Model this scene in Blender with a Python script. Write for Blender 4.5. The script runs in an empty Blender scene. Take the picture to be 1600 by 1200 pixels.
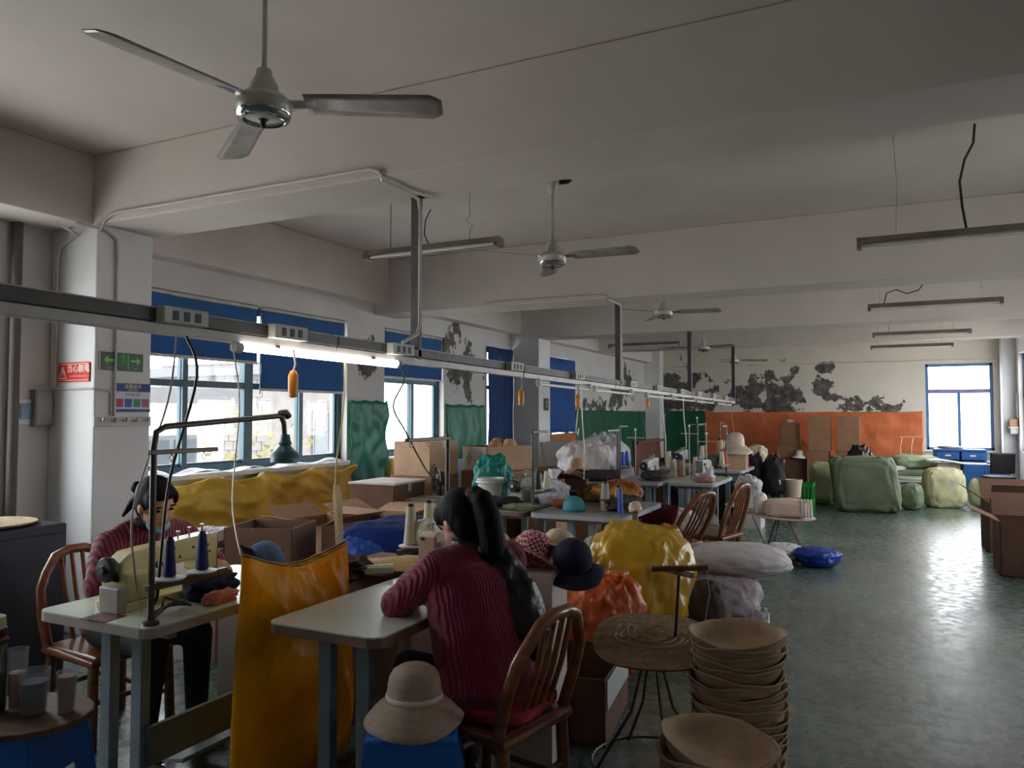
import bpy, bmesh, math, random
from mathutils import Vector, Matrix, noise
random.seed(7)
PI = math.pi
sc = bpy.context.scene
col = sc.collection

# ------------------------------------------------------------------ camera
cam = bpy.data.objects.new('camera', bpy.data.cameras.new('camera'))
col.objects.link(cam)
cam.data.sensor_width = 36.0
cam.data.lens = 26.93
cam.data.clip_start = 0.05
cam.data.clip_end = 300
cam.location = (0, 0, 1.55)
cam.rotation_euler = (math.radians(92.3), 0, math.radians(26.0))
sc.camera = cam
# ------------------------------------------------------------------ sky
w = bpy.data.worlds.new('sky'); sc.world = w; w.use_nodes = True
bg = w.node_tree.nodes['Background']
bg.inputs[0].default_value = (0.95, 0.97, 1.0, 1)      # even overcast sky
bg.inputs[1].default_value = 14.0
# ------------------------------------------------------------------ exposure
vs = sc.view_settings
sc.display_settings.display_device = 'sRGB'
vs.view_transform = 'Standard'; vs.look = 'None'; vs.gamma = 1.0; vs.use_curve_mapping = False
vs.exposure = -0.3
sc.cycles.max_bounces = 10; sc.cycles.diffuse_bounces = 6; sc.cycles.glossy_bounces = 4
sc.cycles.transmission_bounces = 6; sc.cycles.transparent_max_bounces = 12
sc.cycles.sample_clamp_indirect = 6.0
sc.cycles.caustics_reflective = False; sc.cycles.caustics_refractive = False
sc.cycles.use_denoising = True

# portals in the window openings: they give off nothing, they only tell the sampler where daylight enters
def portal(loc, rot, sx, sy):
    l = bpy.data.lights.new('window_portal', 'AREA'); l.shape = 'RECTANGLE'; l.size = sx; l.size_y = sy
    l.cycles.is_portal = True
    o = bpy.data.objects.new('window_portal', l); col.objects.link(o); o.location = loc; o.rotation_euler = rot
    return o
LWIN = [(0.3, 3.16, 0.95, 2.6), (4.1, 7.0, 1.03, 2.62), (7.72, 9.12, 1.03, 2.62), (10.4, 11.2, 0.6, 2.62), (12.3, 13.95, 0.6, 2.62)]
RWIN = [(5.3, 6.6, 1.03, 2.5), (8.6, 10.6, 1.03, 2.62), (12.2, 14.7, 0.95, 2.7), (15.8, 18.6, 0.8, 2.8)]
for y0, y1, z0, z1 in LWIN[:3]:
    portal((-5.8, (y0+y1)/2, (z0+z1)/2), (0, -PI/2, 0), z1-z0, y1-y0)
for y0, y1, z0, z1 in RWIN:
    portal((2.76, (y0+y1)/2, (z0+z1)/2), (0, PI/2, 0), z1-z0, y1-y0)
portal((1.44, 19.6, 1.72), (-PI/2, 0, 0), 1.28, 1.9)

# ------------------------------------------------------------------ materials
MATS = {}
def mat(name, c, rough=0.6, var=0.12, scale=6.0, bump=0.0, bscale=None, metal=0.0, spec=0.5, c2=None, stretch=None, trans=0.0, sheen=0.0, coat=0.0, detail=4.0):
    """principled material: colour c wandering towards c2 (or darker/lighter) by object-space noise, optional fine relief"""
    if name in MATS: return MATS[name]
    m = bpy.data.materials.new(name); m.use_nodes = True; nt = m.node_tree; N = nt.nodes; L = nt.links
    p = N['Principled BSDF']
    tc = N.new('ShaderNodeTexCoord'); mp = N.new('ShaderNodeMapping')
    L.new(tc.outputs['Object'], mp.inputs[0])
    if stretch: mp.inputs['Scale'].default_value = stretch
    nz = N.new('ShaderNodeTexNoise'); nz.inputs['Scale'].default_value = scale; nz.inputs['Detail'].default_value = detail
    L.new(mp.outputs[0], nz.inputs['Vector'])
    rp = N.new('ShaderNodeValToRGB'); L.new(nz.outputs[0], rp.inputs[0])
    a = [max(0, x*(1-var)) for x in c]; b = c2 if c2 else [min(1, x*(1+var)) for x in c]
    rp.color_ramp.elements[0].position = 0.35; rp.color_ramp.elements[1].position = 0.68
    rp.color_ramp.elements[0].color = (*a, 1); rp.color_ramp.elements[1].color = (*b, 1)
    L.new(rp.outputs[0], p.inputs['Base Color'])
    p.inputs['Roughness'].default_value = rough; p.inputs['Metallic'].default_value = metal
    p.inputs['Specular IOR Level'].default_value = spec
    if sheen: p.inputs['Sheen Weight'].default_value = sheen
    if coat: p.inputs['Coat Weight'].default_value = coat; p.inputs['Coat Roughness'].default_value = 0.15
    if trans:                                           # thin cloth or film that lets some light through
        t = N.new('ShaderNodeBsdfTranslucent'); L.new(rp.outputs[0], t.inputs[0])
        mx = N.new('ShaderNodeMixShader'); mx.inputs[0].default_value = trans
        L.new(p.outputs[0], mx.inputs[1]); L.new(t.outputs[0], mx.inputs[2])
        L.new(mx.outputs[0], N['Material Output'].inputs[0])
    if bump:
        nb = N.new('ShaderNodeTexNoise'); nb.inputs['Scale'].default_value = bscale or scale*4; nb.inputs['Detail'].default_value = 5
        L.new(mp.outputs[0], nb.inputs['Vector'])
        bp = N.new('ShaderNodeBump'); bp.inputs['Strength'].default_value = bump; bp.inputs['Distance'].default_value = 0.02
        L.new(nb.outputs[0], bp.inputs['Height']); L.new(bp.outputs[0], p.inputs['Normal'])
    MATS[name] = m; return m

def S(r, g, b):                                        # sRGB 0-255 -> linear
    return tuple(((x/255+0.055)/1.055)**2.4 if x > 10 else x/255/12.92 for x in (r, g, b))

def plaster(name, c, patches=(), axis='yz'):
    """painted plaster; patches = (u, v, ru, rv) where paint has flaked off to grey render"""
    m = bpy.data.materials.new(name); m.use_nodes = True; nt = m.node_tree; N = nt.nodes; L = nt.links
    p = N['Principled BSDF']; p.inputs['Roughness'].default_value = 0.75
    tc = N.new('ShaderNodeTexCoord'); sp = N.new('ShaderNodeSeparateXYZ'); L.new(tc.outputs['Object'], sp.inputs[0])
    nz = N.new('ShaderNodeTexNoise'); nz.inputs['Scale'].default_value = 1.3; nz.inputs['Detail'].default_value = 6
    L.new(tc.outputs['Object'], nz.inputs['Vector'])
    rp = N.new('ShaderNodeValToRGB'); L.new(nz.outputs[0], rp.inputs[0])
    rp.color_ramp.elements[0].position = 0.3; rp.color_ramp.elements[1].position = 0.7
    rp.color_ramp.elements[0].color = (*[x*0.86 for x in c], 1); rp.color_ramp.elements[1].color = (*c, 1)
    out = rp.outputs[0]
    bpn = N.new('ShaderNodeBump'); bpn.inputs['Strength'].default_value = 0.25; bpn.inputs['Distance'].default_value = 0.01
    nb = N.new('ShaderNodeTexNoise'); nb.inputs['Scale'].default_value = 14; nb.inputs['Detail'].default_value = 6
    L.new(tc.outputs['Object'], nb.inputs['Vector'])
    hsrc = nb.outputs[0]
    if patches:
        def math_(op, a, b=None):
            n = N.new('ShaderNodeMath'); n.operation = op
            for i, v in enumerate((a, b)):
                if v is None: continue
                if isinstance(v, (int, float)): n.inputs[i].default_value = v
                else: L.new(v, n.inputs[i])
            return n.outputs[0]
        U, V = (sp.outputs['Y'], sp.outputs['Z']) if axis == 'yz' else (sp.outputs['X'], sp.outputs['Z'])
        tot = None
        for (u, v, ru, rv) in patches:
            du = math_('DIVIDE', math_('SUBTRACT', U, u), ru); dv = math_('DIVIDE', math_('SUBTRACT', V, v), rv)
            d = math_('SQRT', math_('ADD', math_('MULTIPLY', du, du), math_('MULTIPLY', dv, dv)))
            k = math_('SUBTRACT', 1.0, d)
            tot = k if tot is None else math_('MAXIMUM', tot, k)
        n2 = N.new('ShaderNodeTexNoise'); n2.inputs['Scale'].default_value = 3.2; n2.inputs['Detail'].default_value = 8; n2.inputs['Roughness'].default_value = 0.62
        L.new(tc.outputs['Object'], n2.inputs['Vector'])
        v = math_('ADD', math_('MAXIMUM', tot, -1.5), math_('MULTIPLY', math_('SUBTRACT', n2.outputs[0], 0.5), 5.5))
        mk = N.new('ShaderNodeMapRange'); mk.inputs['From Min'].default_value = 0.1; mk.inputs['From Max'].default_value = 0.24
        L.new(v, mk.inputs['Value'])
        dk = N.new('ShaderNodeValToRGB'); n3 = N.new('ShaderNodeTexNoise'); n3.inputs['Scale'].default_value = 9; n3.inputs['Detail'].default_value = 5
        L.new(tc.outputs['Object'], n3.inputs['Vector']); L.new(n3.outputs[0], dk.inputs[0])
        dk.color_ramp.elements[0].position = 0.35; dk.color_ramp.elements[1].position = 0.7
        dk.color_ramp.elements[0].color = (0.045, 0.04, 0.036, 1); dk.color_ramp.elements[1].color = (0.15, 0.135, 0.12, 1)
        mx = N.new('ShaderNodeMix'); mx.data_type = 'RGBA'
        L.new(mk.outputs[0], mx.inputs[0]); L.new(out, mx.inputs[6]); L.new(dk.outputs[0], mx.inputs[7])
        out = mx.outputs[2]
        hsrc = math_('SUBTRACT', math_('MULTIPLY', nb.outputs[0], 0.5), math_('MULTIPLY', mk.outputs[0], 0.8))
    L.new(hsrc, bpn.inputs['Height']); L.new(bpn.outputs[0], p.inputs['Normal'])
    L.new(out, p.inputs['Base Color'])
    return m

def emit(name, c, s):
    m = bpy.data.materials.new(name); m.use_nodes = True; p = m.node_tree.nodes['Principled BSDF']
    p.inputs['Base Color'].default_value = (0.8, 0.8, 0.8, 1)
    p.inputs['Emission Color'].default_value = (*c, 1); p.inputs['Emission Strength'].default_value = s
    return m

def film(name, tint, alpha, rough=0.15):
    """clear plastic or window glass: mostly transparent with a glossy skin"""
    if name in MATS: return MATS[name]
    m = bpy.data.materials.new(name); m.use_nodes = True; nt = m.node_tree; N = nt.nodes; L = nt.links
    for n in list(N):
        if n.type == 'BSDF_PRINCIPLED': N.remove(n)
    t = N.new('ShaderNodeBsdfTransparent'); t.inputs[0].default_value = (*tint, 1)
    g = N.new('ShaderNodeBsdfGlossy'); g.inputs['Roughness'].default_value = rough
    d = N.new('ShaderNodeBsdfDiffuse'); d.inputs[0].default_value = (*tint, 1)
    lw = N.new('ShaderNodeLayerWeight'); lw.inputs[0].default_value = 0.5
    pw = N.new('ShaderNodeMath'); pw.operation = 'POWER'; L.new(lw.outputs['Facing'], pw.inputs[0]); pw.inputs[1].default_value = 5.0
    fr = N.new('ShaderNodeMath'); fr.operation = 'MULTIPLY_ADD'; L.new(pw.outputs[0], fr.inputs[0]); fr.inputs[1].default_value = 0.6; fr.inputs[2].default_value = 0.03
    m1 = N.new('ShaderNodeMixShader'); L.new(fr.outputs[0], m1.inputs[0]); L.new(t.outputs[0], m1.inputs[1]); L.new(g.outputs[0], m1.inputs[2])
    m2 = N.new('ShaderNodeMixShader'); m2.inputs[0].default_value = alpha; L.new(m1.outputs[0], m2.inputs[1]); L.new(d.outputs[0], m2.inputs[2])
    L.new(m2.outputs[0], N['Material Output'].inputs[0])
    MATS[name] = m; return m

WHITE = plaster('plaster_white', S(216, 210, 206))
CEIL = plaster('plaster_ceiling', S(213, 203, 197))

# ------------------------------------------------------------------ mesh builder
class B:
    def __init__(s): s.v = []; s.f = []
    def add(s, vs, fs):
        k = len(s.v); s.v += [tuple(x) for x in vs]; s.f += [tuple(i+k for i in q) for q in fs]; return s
    def box(s, c, d, rz=0, rx=0, ry=0, taper=1.0):
        hx, hy, hz = d[0]/2, d[1]/2, d[2]/2
        R = Matrix.Rotation(rz, 3, 'Z') @ Matrix.Rotation(ry, 3, 'Y') @ Matrix.Rotation(rx, 3, 'X')
        vs = []
        for z in (-1, 1):
            t = taper if z > 0 else 1
            for x, y in ((-1, -1), (1, -1), (1, 1), (-1, 1)):
                vs.append(Vector(c) + R @ Vector((x*hx*t, y*hy*t, z*hz)))
        return s.add(vs, [(3, 2, 1, 0), (4, 5, 6, 7), (0, 1, 5, 4), (1, 2, 6, 5), (2, 3, 7, 6), (3, 0, 4, 7)])
    def bb(s, x0, x1, y0, y1, z0, z1): return s.box(((x0+x1)/2, (y0+y1)/2, (z0+z1)/2), (abs(x1-x0), abs(y1-y0), abs(z1-z0)))
    def tube(s, pts, r, n=8, cap=True):
        pts = [Vector(p) for p in pts]; k = len(pts)
        rs = r if isinstance(r, (list, tuple)) else [r]*k
        vs = []; up = None
        for i, p in enumerate(pts):
            t = (pts[min(i+1, k-1)] - pts[max(i-1, 0)]); t = t.normalized() if t.length > 1e-9 else Vector((0, 0, 1))
            if up is None:
                up = t.orthogonal().normalized()
            else:
                up = up - t*up.dot(t); up = up.normalized() if up.length > 1e-6 else t.orthogonal().normalized()
            b = t.cross(up)
            for j in range(n):
                a = 2*PI*j/n; vs.append(p + (up*math.cos(a) + b*math.sin(a))*rs[i])
        fs = [(i*n+j, i*n+(j+1) % n, (i+1)*n+(j+1) % n, (i+1)*n+j) for i in range(k-1) for j in range(n)]
        if cap: fs += [tuple(range(n-1, -1, -1)), tuple(range((k-1)*n, k*n))]
        return s.add(vs, fs)
    def cyl(s, p0, p1, r0, r1=None, n=14): return s.tube([p0, p1], [r0, r0 if r1 is None else r1], n)
    def lathe(s, prof, n=24, c=(0, 0, 0), sx=1, sy=1, fn=None, capb=True, capt=True):
        vs = []
        for i, (r, z) in enumerate(prof):
            for j in range(n):
                a = 2*PI*j/n; p = Vector((r*sx*math.cos(a), r*sy*math.sin(a), z))
                if fn: p = fn(p, a, i)
                vs.append(p + Vector(c))
        k = len(prof)
        fs = [(i*n+j, i*n+(j+1) % n, (i+1)*n+(j+1) % n, (i+1)*n+j) for i in range(k-1) for j in range(n)]
        if capb: fs.append(tuple(range(n-1, -1, -1)))
        if capt: fs.append(tuple(range((k-1)*n, k*n)))
        return s.add(vs, fs)
    def prism(s, pts, h, M=None):                       # outline in local xy, extruded in z by h, placed by matrix M
        M = M or Matrix.Identity(4); k = len(pts)
        vs = [M @ Vector((x, y, 0)) for x, y in pts] + [M @ Vector((x, y, h)) for x, y in pts]
        fs = [tuple(range(k-1, -1, -1)), tuple(range(k, 2*k))] + [(i, (i+1) % k, k+(i+1) % k, k+i) for i in range(k)]
        return s.add(vs, fs)
    def sheet(s, nu, nv, fn, th=0.0):
        vs = [Vector(fn(i/nu, j/nv)) for i in range(nu+1) for j in range(nv+1)]; m = nv+1
        fs = [(i*m+j, (i+1)*m+j, (i+1)*m+j+1, i*m+j+1) for i in range(nu) for j in range(nv)]
        return s.add(vs, fs)
    def blob(s, c, d, e=0.6, e2=0.7, amp=0.06, fr=2.0, seed=0, nu=40, nv=24, flat=0.0, fn=None, fine=0.0):
        """sack-like superellipsoid with lumpy creases; d = full sizes; bottom squashed by flat"""
        vs = []
        def pw(x, k): return math.copysign(abs(x)**k, x)
        for i in range(nv+1):
            ph = -PI/2 + PI*i/nv
            for j in range(nu):
                th = 2*PI*j/nu
                x = pw(math.cos(ph), e2)*pw(math.cos(th), e); y = pw(math.cos(ph), e2)*pw(math.sin(th), e); z = pw(math.sin(ph), e2)
                q = Vector((x, y, z))
                a = noise.fractal(q*fr*.8 + Vector((seed*7.3, seed*3.1, seed)), 1.1, 2.0, 3)*amp*.7
                if fine:                                # creases: ridged noise, drawn out along the height, with finer ones on top
                    o1 = Vector((seed, 9, seed*2))
                    r1 = abs(noise.noise(Vector((q.x*fr*1.9, q.y*fr*1.9, q.z*fr*.8)) + o1))
                    r2 = abs(noise.noise(Vector((q.x*fr*3.6+q.z*1.5, q.y*fr*3.6, q.z*fr*2.0)) + o1*1.7))
                    r3 = abs(noise.noise(q*fr*6.5 + o1*.6))
                    a -= (0.3-r1)*fine*.55 + (0.3-r2)*fine*.36 + (0.3-r3)*fine*.14
                q = q*(1+a)
                p = Vector((q.x*d[0]/2, q.y*d[1]/2, q.z*d[2]/2))
                if flat and p.z < -d[2]/2*(1-flat): p.z = -d[2]/2*(1-flat)
                if fn: p = fn(p, Vector((x, y, z)))
                vs.append(p + Vector(c))
        fs = [(i*nu+j, i*nu+(j+1) % nu, (i+1)*nu+(j+1) % nu, (i+1)*nu+j) for i in range(nv) for j in range(nu)]
        return s.add(vs, fs)
    def sph(s, c, r, n=12, m=8):
        r = r if isinstance(r, (tuple, list)) else (r, r, r)
        return s.blob(c, (2*r[0], 2*r[1], 2*r[2]), 1, 1, 0, nu=n, nv=m)
    def mesh(s, name, smooth=None):
        me = bpy.data.meshes.new(name); me.from_pydata([tuple(v) for v in s.v], [], s.f)
        bm = bmesh.new(); bm.from_mesh(me); bmesh.ops.remove_doubles(bm, verts=bm.verts, dist=1e-5)
        bmesh.ops.recalc_face_normals(bm, faces=bm.faces); bm.to_mesh(me); bm.free()
        if smooth is not None:
            me.shade_smooth()
            if smooth < 180: me.set_sharp_from_angle(angle=math.radians(smooth))
        me.update(); return me
    def obj(s, name, m, parent=None, smooth=None, bev=0, solid=0, loc=None, rz=None, sub=0):
        me = s.mesh(name, smooth); me.materials.append(m)
        o = bpy.data.objects.new(name, me); col.objects.link(o)
        if parent is not None: o.parent = parent
        if loc is not None: o.location = loc
        if rz is not None: o.rotation_euler[2] = rz
        if solid:
            md = o.modifiers.new('solid', 'SOLIDIFY'); md.thickness = solid; md.offset = 0
        if bev:
            md = o.modifiers.new('bevel', 'BEVEL'); md.width = bev; md.segments = 2; md.limit_method = 'ANGLE'
        if sub:
            md = o.modifiers.new('sub', 'SUBSURF'); md.levels = sub; md.render_levels = sub
        return o

def tag(o, label=None, cat=None, group=None, kind=None):
    if label: o['label'] = label
    if cat: o['category'] = cat
    if group: o['group'] = group
    if kind: o['kind'] = kind
    return o
def thing(name, label, cat, loc=(0, 0, 0), rz=0, group=None, rot=None):
    o = bpy.data.objects.new(name, None); col.objects.link(o); o.empty_display_size = 0.1
    o.location = loc; o.rotation_euler = rot if rot else (0, 0, rz)
    return tag(o, label, cat, group)
def setting(name, loc=(0, 0, 0)):
    o = bpy.data.objects.new(name, None); col.objects.link(o); o.location = loc; o['kind'] = 'structure'; return o
def struct(name, b, m, smooth=None, bev=0):
    o = b.obj(name, m, smooth=smooth, bev=bev); o['kind'] = 'structure'; return o
def dup(root, label, loc=None, rz=None, group=None, parent=None):
    c = root.copy(); col.objects.link(c)
    if parent is not None: c.parent = parent
    if loc is not None: c.location = loc
    if rz is not None: c.rotation_euler[2] = rz
    if label: c['label'] = label
    if group: c['group'] = group
    for ch in root.children: dup(ch, None, parent=c)
    return c
def text(body, size, m, parent, loc, rot, name='lettering', ext=0.0006, align='CENTER', bold=0.0):
    cu = bpy.data.curves.new(name, 'FONT'); cu.body = body; cu.size = size; cu.align_x = align; cu.align_y = 'CENTER'
    cu.extrude = ext; cu.offset = bold; cu.resolution_u = 2
    tmp = bpy.data.objects.new('tmp_text', cu); col.objects.link(tmp)
    me = bpy.data.meshes.new_from_object(tmp.evaluated_get(bpy.context.evaluated_depsgraph_get()))
    bpy.data.objects.remove(tmp); me.name = name; me.materials.clear(); me.materials.append(m)
    o = bpy.data.objects.new(name, me); col.objects.link(o); o.parent = parent; o.location = loc; o.rotation_euler = rot
    return o
# ================================================================== the setting
def floor_mat():
    m = bpy.data.materials.new('floor_paint'); m.use_nodes = True; nt = m.node_tree; N = nt.nodes; L = nt.links
    p = N['Principled BSDF']; tc = N.new('ShaderNodeTexCoord')
    n1 = N.new('ShaderNodeTexNoise'); n1.inputs['Scale'].default_value = 0.9; n1.inputs['Detail'].default_value = 7; n1.inputs['Roughness'].default_value = 0.65
    L.new(tc.outputs['Object'], n1.inputs['Vector'])
    rp = N.new('ShaderNodeValToRGB'); L.new(n1.outputs[0], rp.inputs[0])
    e = rp.color_ramp.elements; e[0].position = 0.34; e[1].position = 0.7
    e[0].color = (*S(60, 82, 76), 1); e[1].color = (*S(110, 132, 124), 1)
    n2 = N.new('ShaderNodeTexNoise'); n2.inputs['Scale'].default_value = 13; n2.inputs['Detail'].default_value = 6
    L.new(tc.outputs['Object'], n2.inputs['Vector'])
    r2 = N.new('ShaderNodeValToRGB'); L.new(n2.outputs[0], r2.inputs[0])
    r2.color_ramp.elements[0].position = 0.4; r2.color_ramp.elements[0].color = (0.72, 0.72, 0.72, 1); r2.color_ramp.elements[1].position = 0.62
    mx = N.new('ShaderNodeMix'); mx.data_type = 'RGBA'; mx.blend_type = 'MULTIPLY'; mx.inputs[0].default_value = 0.6
    L.new(rp.outputs[0], mx.inputs[6]); L.new(r2.outputs[0], mx.inputs[7]); L.new(mx.outputs[2], p.inputs['Base Color'])
    rr = N.new('ShaderNodeMapRange'); rr.inputs['To Min'].default_value = 0.14; rr.inputs['To Max'].default_value = 0.42
    rr.inputs['From Min'].default_value = 0.35; rr.inputs['From Max'].default_value = 0.65; L.new(n2.outputs[0], rr.inputs['Value']); L.new(rr.outputs[0], p.inputs['Roughness'])
    p.inputs['Specular IOR Level'].default_value = 0.7; p.inputs['Coat Weight'].default_value = 0.6; p.inputs['Coat Roughness'].default_value = 0.42
    n3 = N.new('ShaderNodeTexNoise'); n3.inputs['Scale'].default_value = 2.4; n3.inputs['Detail'].default_value = 5; n3.inputs['Roughness'].default_value = 0.42
    L.new(tc.outputs['Object'], n3.inputs['Vector'])
    b1 = N.new('ShaderNodeBump'); b1.inputs['Strength'].default_value = 0.16; b1.inputs['Distance'].default_value = 0.03
    L.new(n3.outputs[0], b1.inputs['Height']); L.new(b1.outputs[0], p.inputs['Normal'])
    return m
XL, XR, YN, YF, ZC = -5.5, 2.45, -3.0, 19.3, 3.4
struct('floor', B().bb(XL-.24, XR+.24, YN-.2, YF+.24, -.2, 0), floor_mat())
struct('ceiling', B().bb(XL-.24, XR+.24, YN-.2, YF+.24, ZC, ZC+.2), CEIL)

def wall_boxes(axis, p0, p1, a0, a1, z0, z1, wins):
    b = B(); cur = a0
    def bx(u0, u1, h0, h1):
        if axis == 'y': b.bb(p0, p1, u0, u1, h0, h1)
        else: b.bb(u0, u1, p0, p1, h0, h1)
    for (u0, u1, h0, h1) in sorted(wins):
        bx(cur, u0, z0, z1); bx(u0, u1, z0, h0); bx(u0, u1, h1, z1); cur = u1
    bx(cur, a1, z0, z1); return b
PW = plaster('plaster_flaking_side', S(206, 202, 200), [(9.55, 2.2, .42, .38), (9.75, 1.85, .16, .5), (9.4, 2.7, .18, .3), (7.35, 2.15, .2, .3), (15.2, 1.75, 1.2, .16), (16.9, 1.95, .7, .3), (17.6, 2.3, .5, .4)], 'yz')
PF = plaster('plaster_flaking_end', S(210, 202, 190), [(-5.0, 2.28, .55, .42), (-4.3, 2.45, .3, .3), (-4.7, 1.85, .8, .2), (-3.2, 2.0, .75, .3), (-2.55, 2.1, .6, .5), (-2.3, 1.8, .5, .22), (-1.35, 2.15, .3, .3), (-1.2, 1.95, .2, .22), (-0.5, 1.82, .55, .22), (0.0, 1.72, .25, .14), (-1.9, 2.62, .12, .1), (-1.25, 2.62, .22, .12)], 'xz')
struct('wall_left', wall_boxes('y', XL-.24, XL, YN, YF, 0, ZC, LWIN), PW)
struct('wall_right', wall_boxes('y', XR, XR+.24, YN, YF, 0, ZC, RWIN), WHITE)
FWIN = [(0.8, 2.08, 0.78, 2.67)]
struct('wall_far', wall_boxes('x', YF, YF+.24, XL, XR, 0, ZC, FWIN), PF)
struct('wall_near', B().bb(XL, XR, YN-.2, YN, 0, ZC), WHITE)

# beams across the hall and along the window wall, columns
for k, (y0, y1, z) in enumerate([(-.35, .1, 2.88), (3.55, 4.05, 2.9), (7.5, 7.98, 2.75), (11.2, 11.66, 2.78), (14.95, 15.35, 2.85)]):
    struct('beam', B().bb(XL, XR, y0, y1, z, ZC), CEIL, bev=.012)
struct('beam', B().bb(XL, -5.05, YN, 3.55, 2.9, ZC), CEIL, bev=.01)
struct('beam', B().bb(XL, -5.3, 4.05, YF, 2.86, ZC), CEIL, bev=.01)
COLW = plaster('plaster_column', S(226, 225, 226))
for y in (3.55, 11.24):
    struct('column', B().bb(XL, -5.0, y, y+.46, 0, 2.92), COLW, bev=.012)
struct('column', B().bb(XL, -5.1, 18.95, YF, 0, ZC), COLW, bev=.01)
struct('column', B().bb(2.2, XR, 18.9, YF, 0, ZC), COLW, bev=.01)

# windows -----------------------------------------------------------
FRB = mat('frame_teal', S(38, 74, 88), .45, .1)
FRBLUE = mat('frame_blue', S(70, 110, 160), .45, .1)
GLASS = film('window_glass', (.96, .98, .98), 0.02, .03)
def window_y(name, X, y0, y1, z0, z1, mull, trans, m, face=1):
    """window in a wall of constant X; mull = inner bars [(y, width)]; panes between them"""
    t = setting(name)
    f = B(); th = .06
    f.bb(X-.035, X+.035, y0, y1, z0, z0+th); f.bb(X-.035, X+.035, y0, y1, z1-th, z1)
    f.bb(X-.035, X+.035, y0, y0+th, z0, z1); f.bb(X-.035, X+.035, y1-th, y1, z0, z1)
    f.obj('window_frame', m, t, bev=.004)
    for y, wd in mull: B().bb(X-.03, X+.045, y-wd/2, y+wd/2, z0+th, z1-th).obj('mullion', m, t, bev=.004)
    if trans: B().bb(X-.03, X+.04, y0+th, y1-th, trans-.03, trans+.03).obj('transom', m, t, bev=.004)
    ys = [y0+th] + [y for y, _ in mull] + [y1-th]
    for a, b_ in zip(ys[:-1], ys[1:]):
        for h0, h1 in (((z0+th, trans), (trans, z1-th)) if trans else ((z0+th, z1-th),)):
            B().bb(X-.003, X+.003, a+.01, b_-.01, h0+.01, h1-.01).obj('pane', GLASS, t)
            s = B(); q = .028
            s.bb(X-.015, X+.015, a+.005, a+.005+q, h0, h1); s.bb(X-.015, X+.015, b_-.005-q, b_-.005, h0, h1)
            s.bb(X-.0149, X+.0149, a+.005, b_-.005, h0, h0+q); s.bb(X-.0149, X+.0149, a+.005, b_-.005, h1-q, h1)
            s.obj('sash', m, t)
    return t
window_y('window_1', -5.62, *LWIN[0], [(1.2, .06), (2.1, .06)], 1.85, FRB)
window_y('window_2', -5.62, *LWIN[1], [(4.83, .055), (5.58, .11), (6.33, .055)], 1.83, FRB)
window_y('window_3', -5.62, *LWIN[2], [(8.46, .06)], 1.98, FRB)
window_y('window_4', -5.62, *LWIN[3], [(10.8, .06)], 1.98, FRB)
window_y('window_5', -5.62, *LWIN[4], [(13.1, .06)], 1.98, FRB)
for k, q in enumerate(RWIN): window_y('window_%d' % (7+k), 2.57, *q, [((q[0]+q[1])/2, .06)], 1.98, FRBLUE)
t = setting('window_6'); f = B(); Y = YF+.07
x0, x1, z0, z1 = FWIN[0]
for q in ((x0, x1, z0, z0+.06), (x0, x1, z1-.06, z1), (x0, x0+.06, z0, z1), (x1-.06, x1, z0, z1)): f.bb(q[0], q[1], Y-.035, Y+.035, q[2], q[3])
f.obj('window_frame', FRBLUE, t, bev=.004)
B().bb(x0+.06, x1-.06, Y-.04, Y+.03, 2.02, 2.11).obj('transom', mat('frame_violet', S(120, 118, 160), .5), t, bev=.004)
B().bb(1.41, 1.47, Y-.04, Y+.03, z0+.06, 2.02).obj('mullion', FRBLUE, t, bev=.004)
for a, b_, h0, h1 in ((x0+.06, 1.41, z0+.06, 2.02), (1.47, x1-.06, z0+.06, 2.02), (x0+.06, x1-.06, 2.11, z1-.06)):
    B().bb(a, b_, Y-.003, Y+.003, h0, h1).obj('pane', GLASS, t)
# sills and white head linings
struct('trim_1', B().bb(-5.74, -5.44, 4.06, 7.04, .985, 1.03), COLW, bev=.006)
struct('trim_2', B().bb(-5.74, -5.44, 7.68, 9.16, .985, 1.03), COLW, bev=.006)
struct('trim_3', B().bb(.72, 2.16, YF-.04, YF+.2, .735, .78), COLW, bev=.006)

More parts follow.
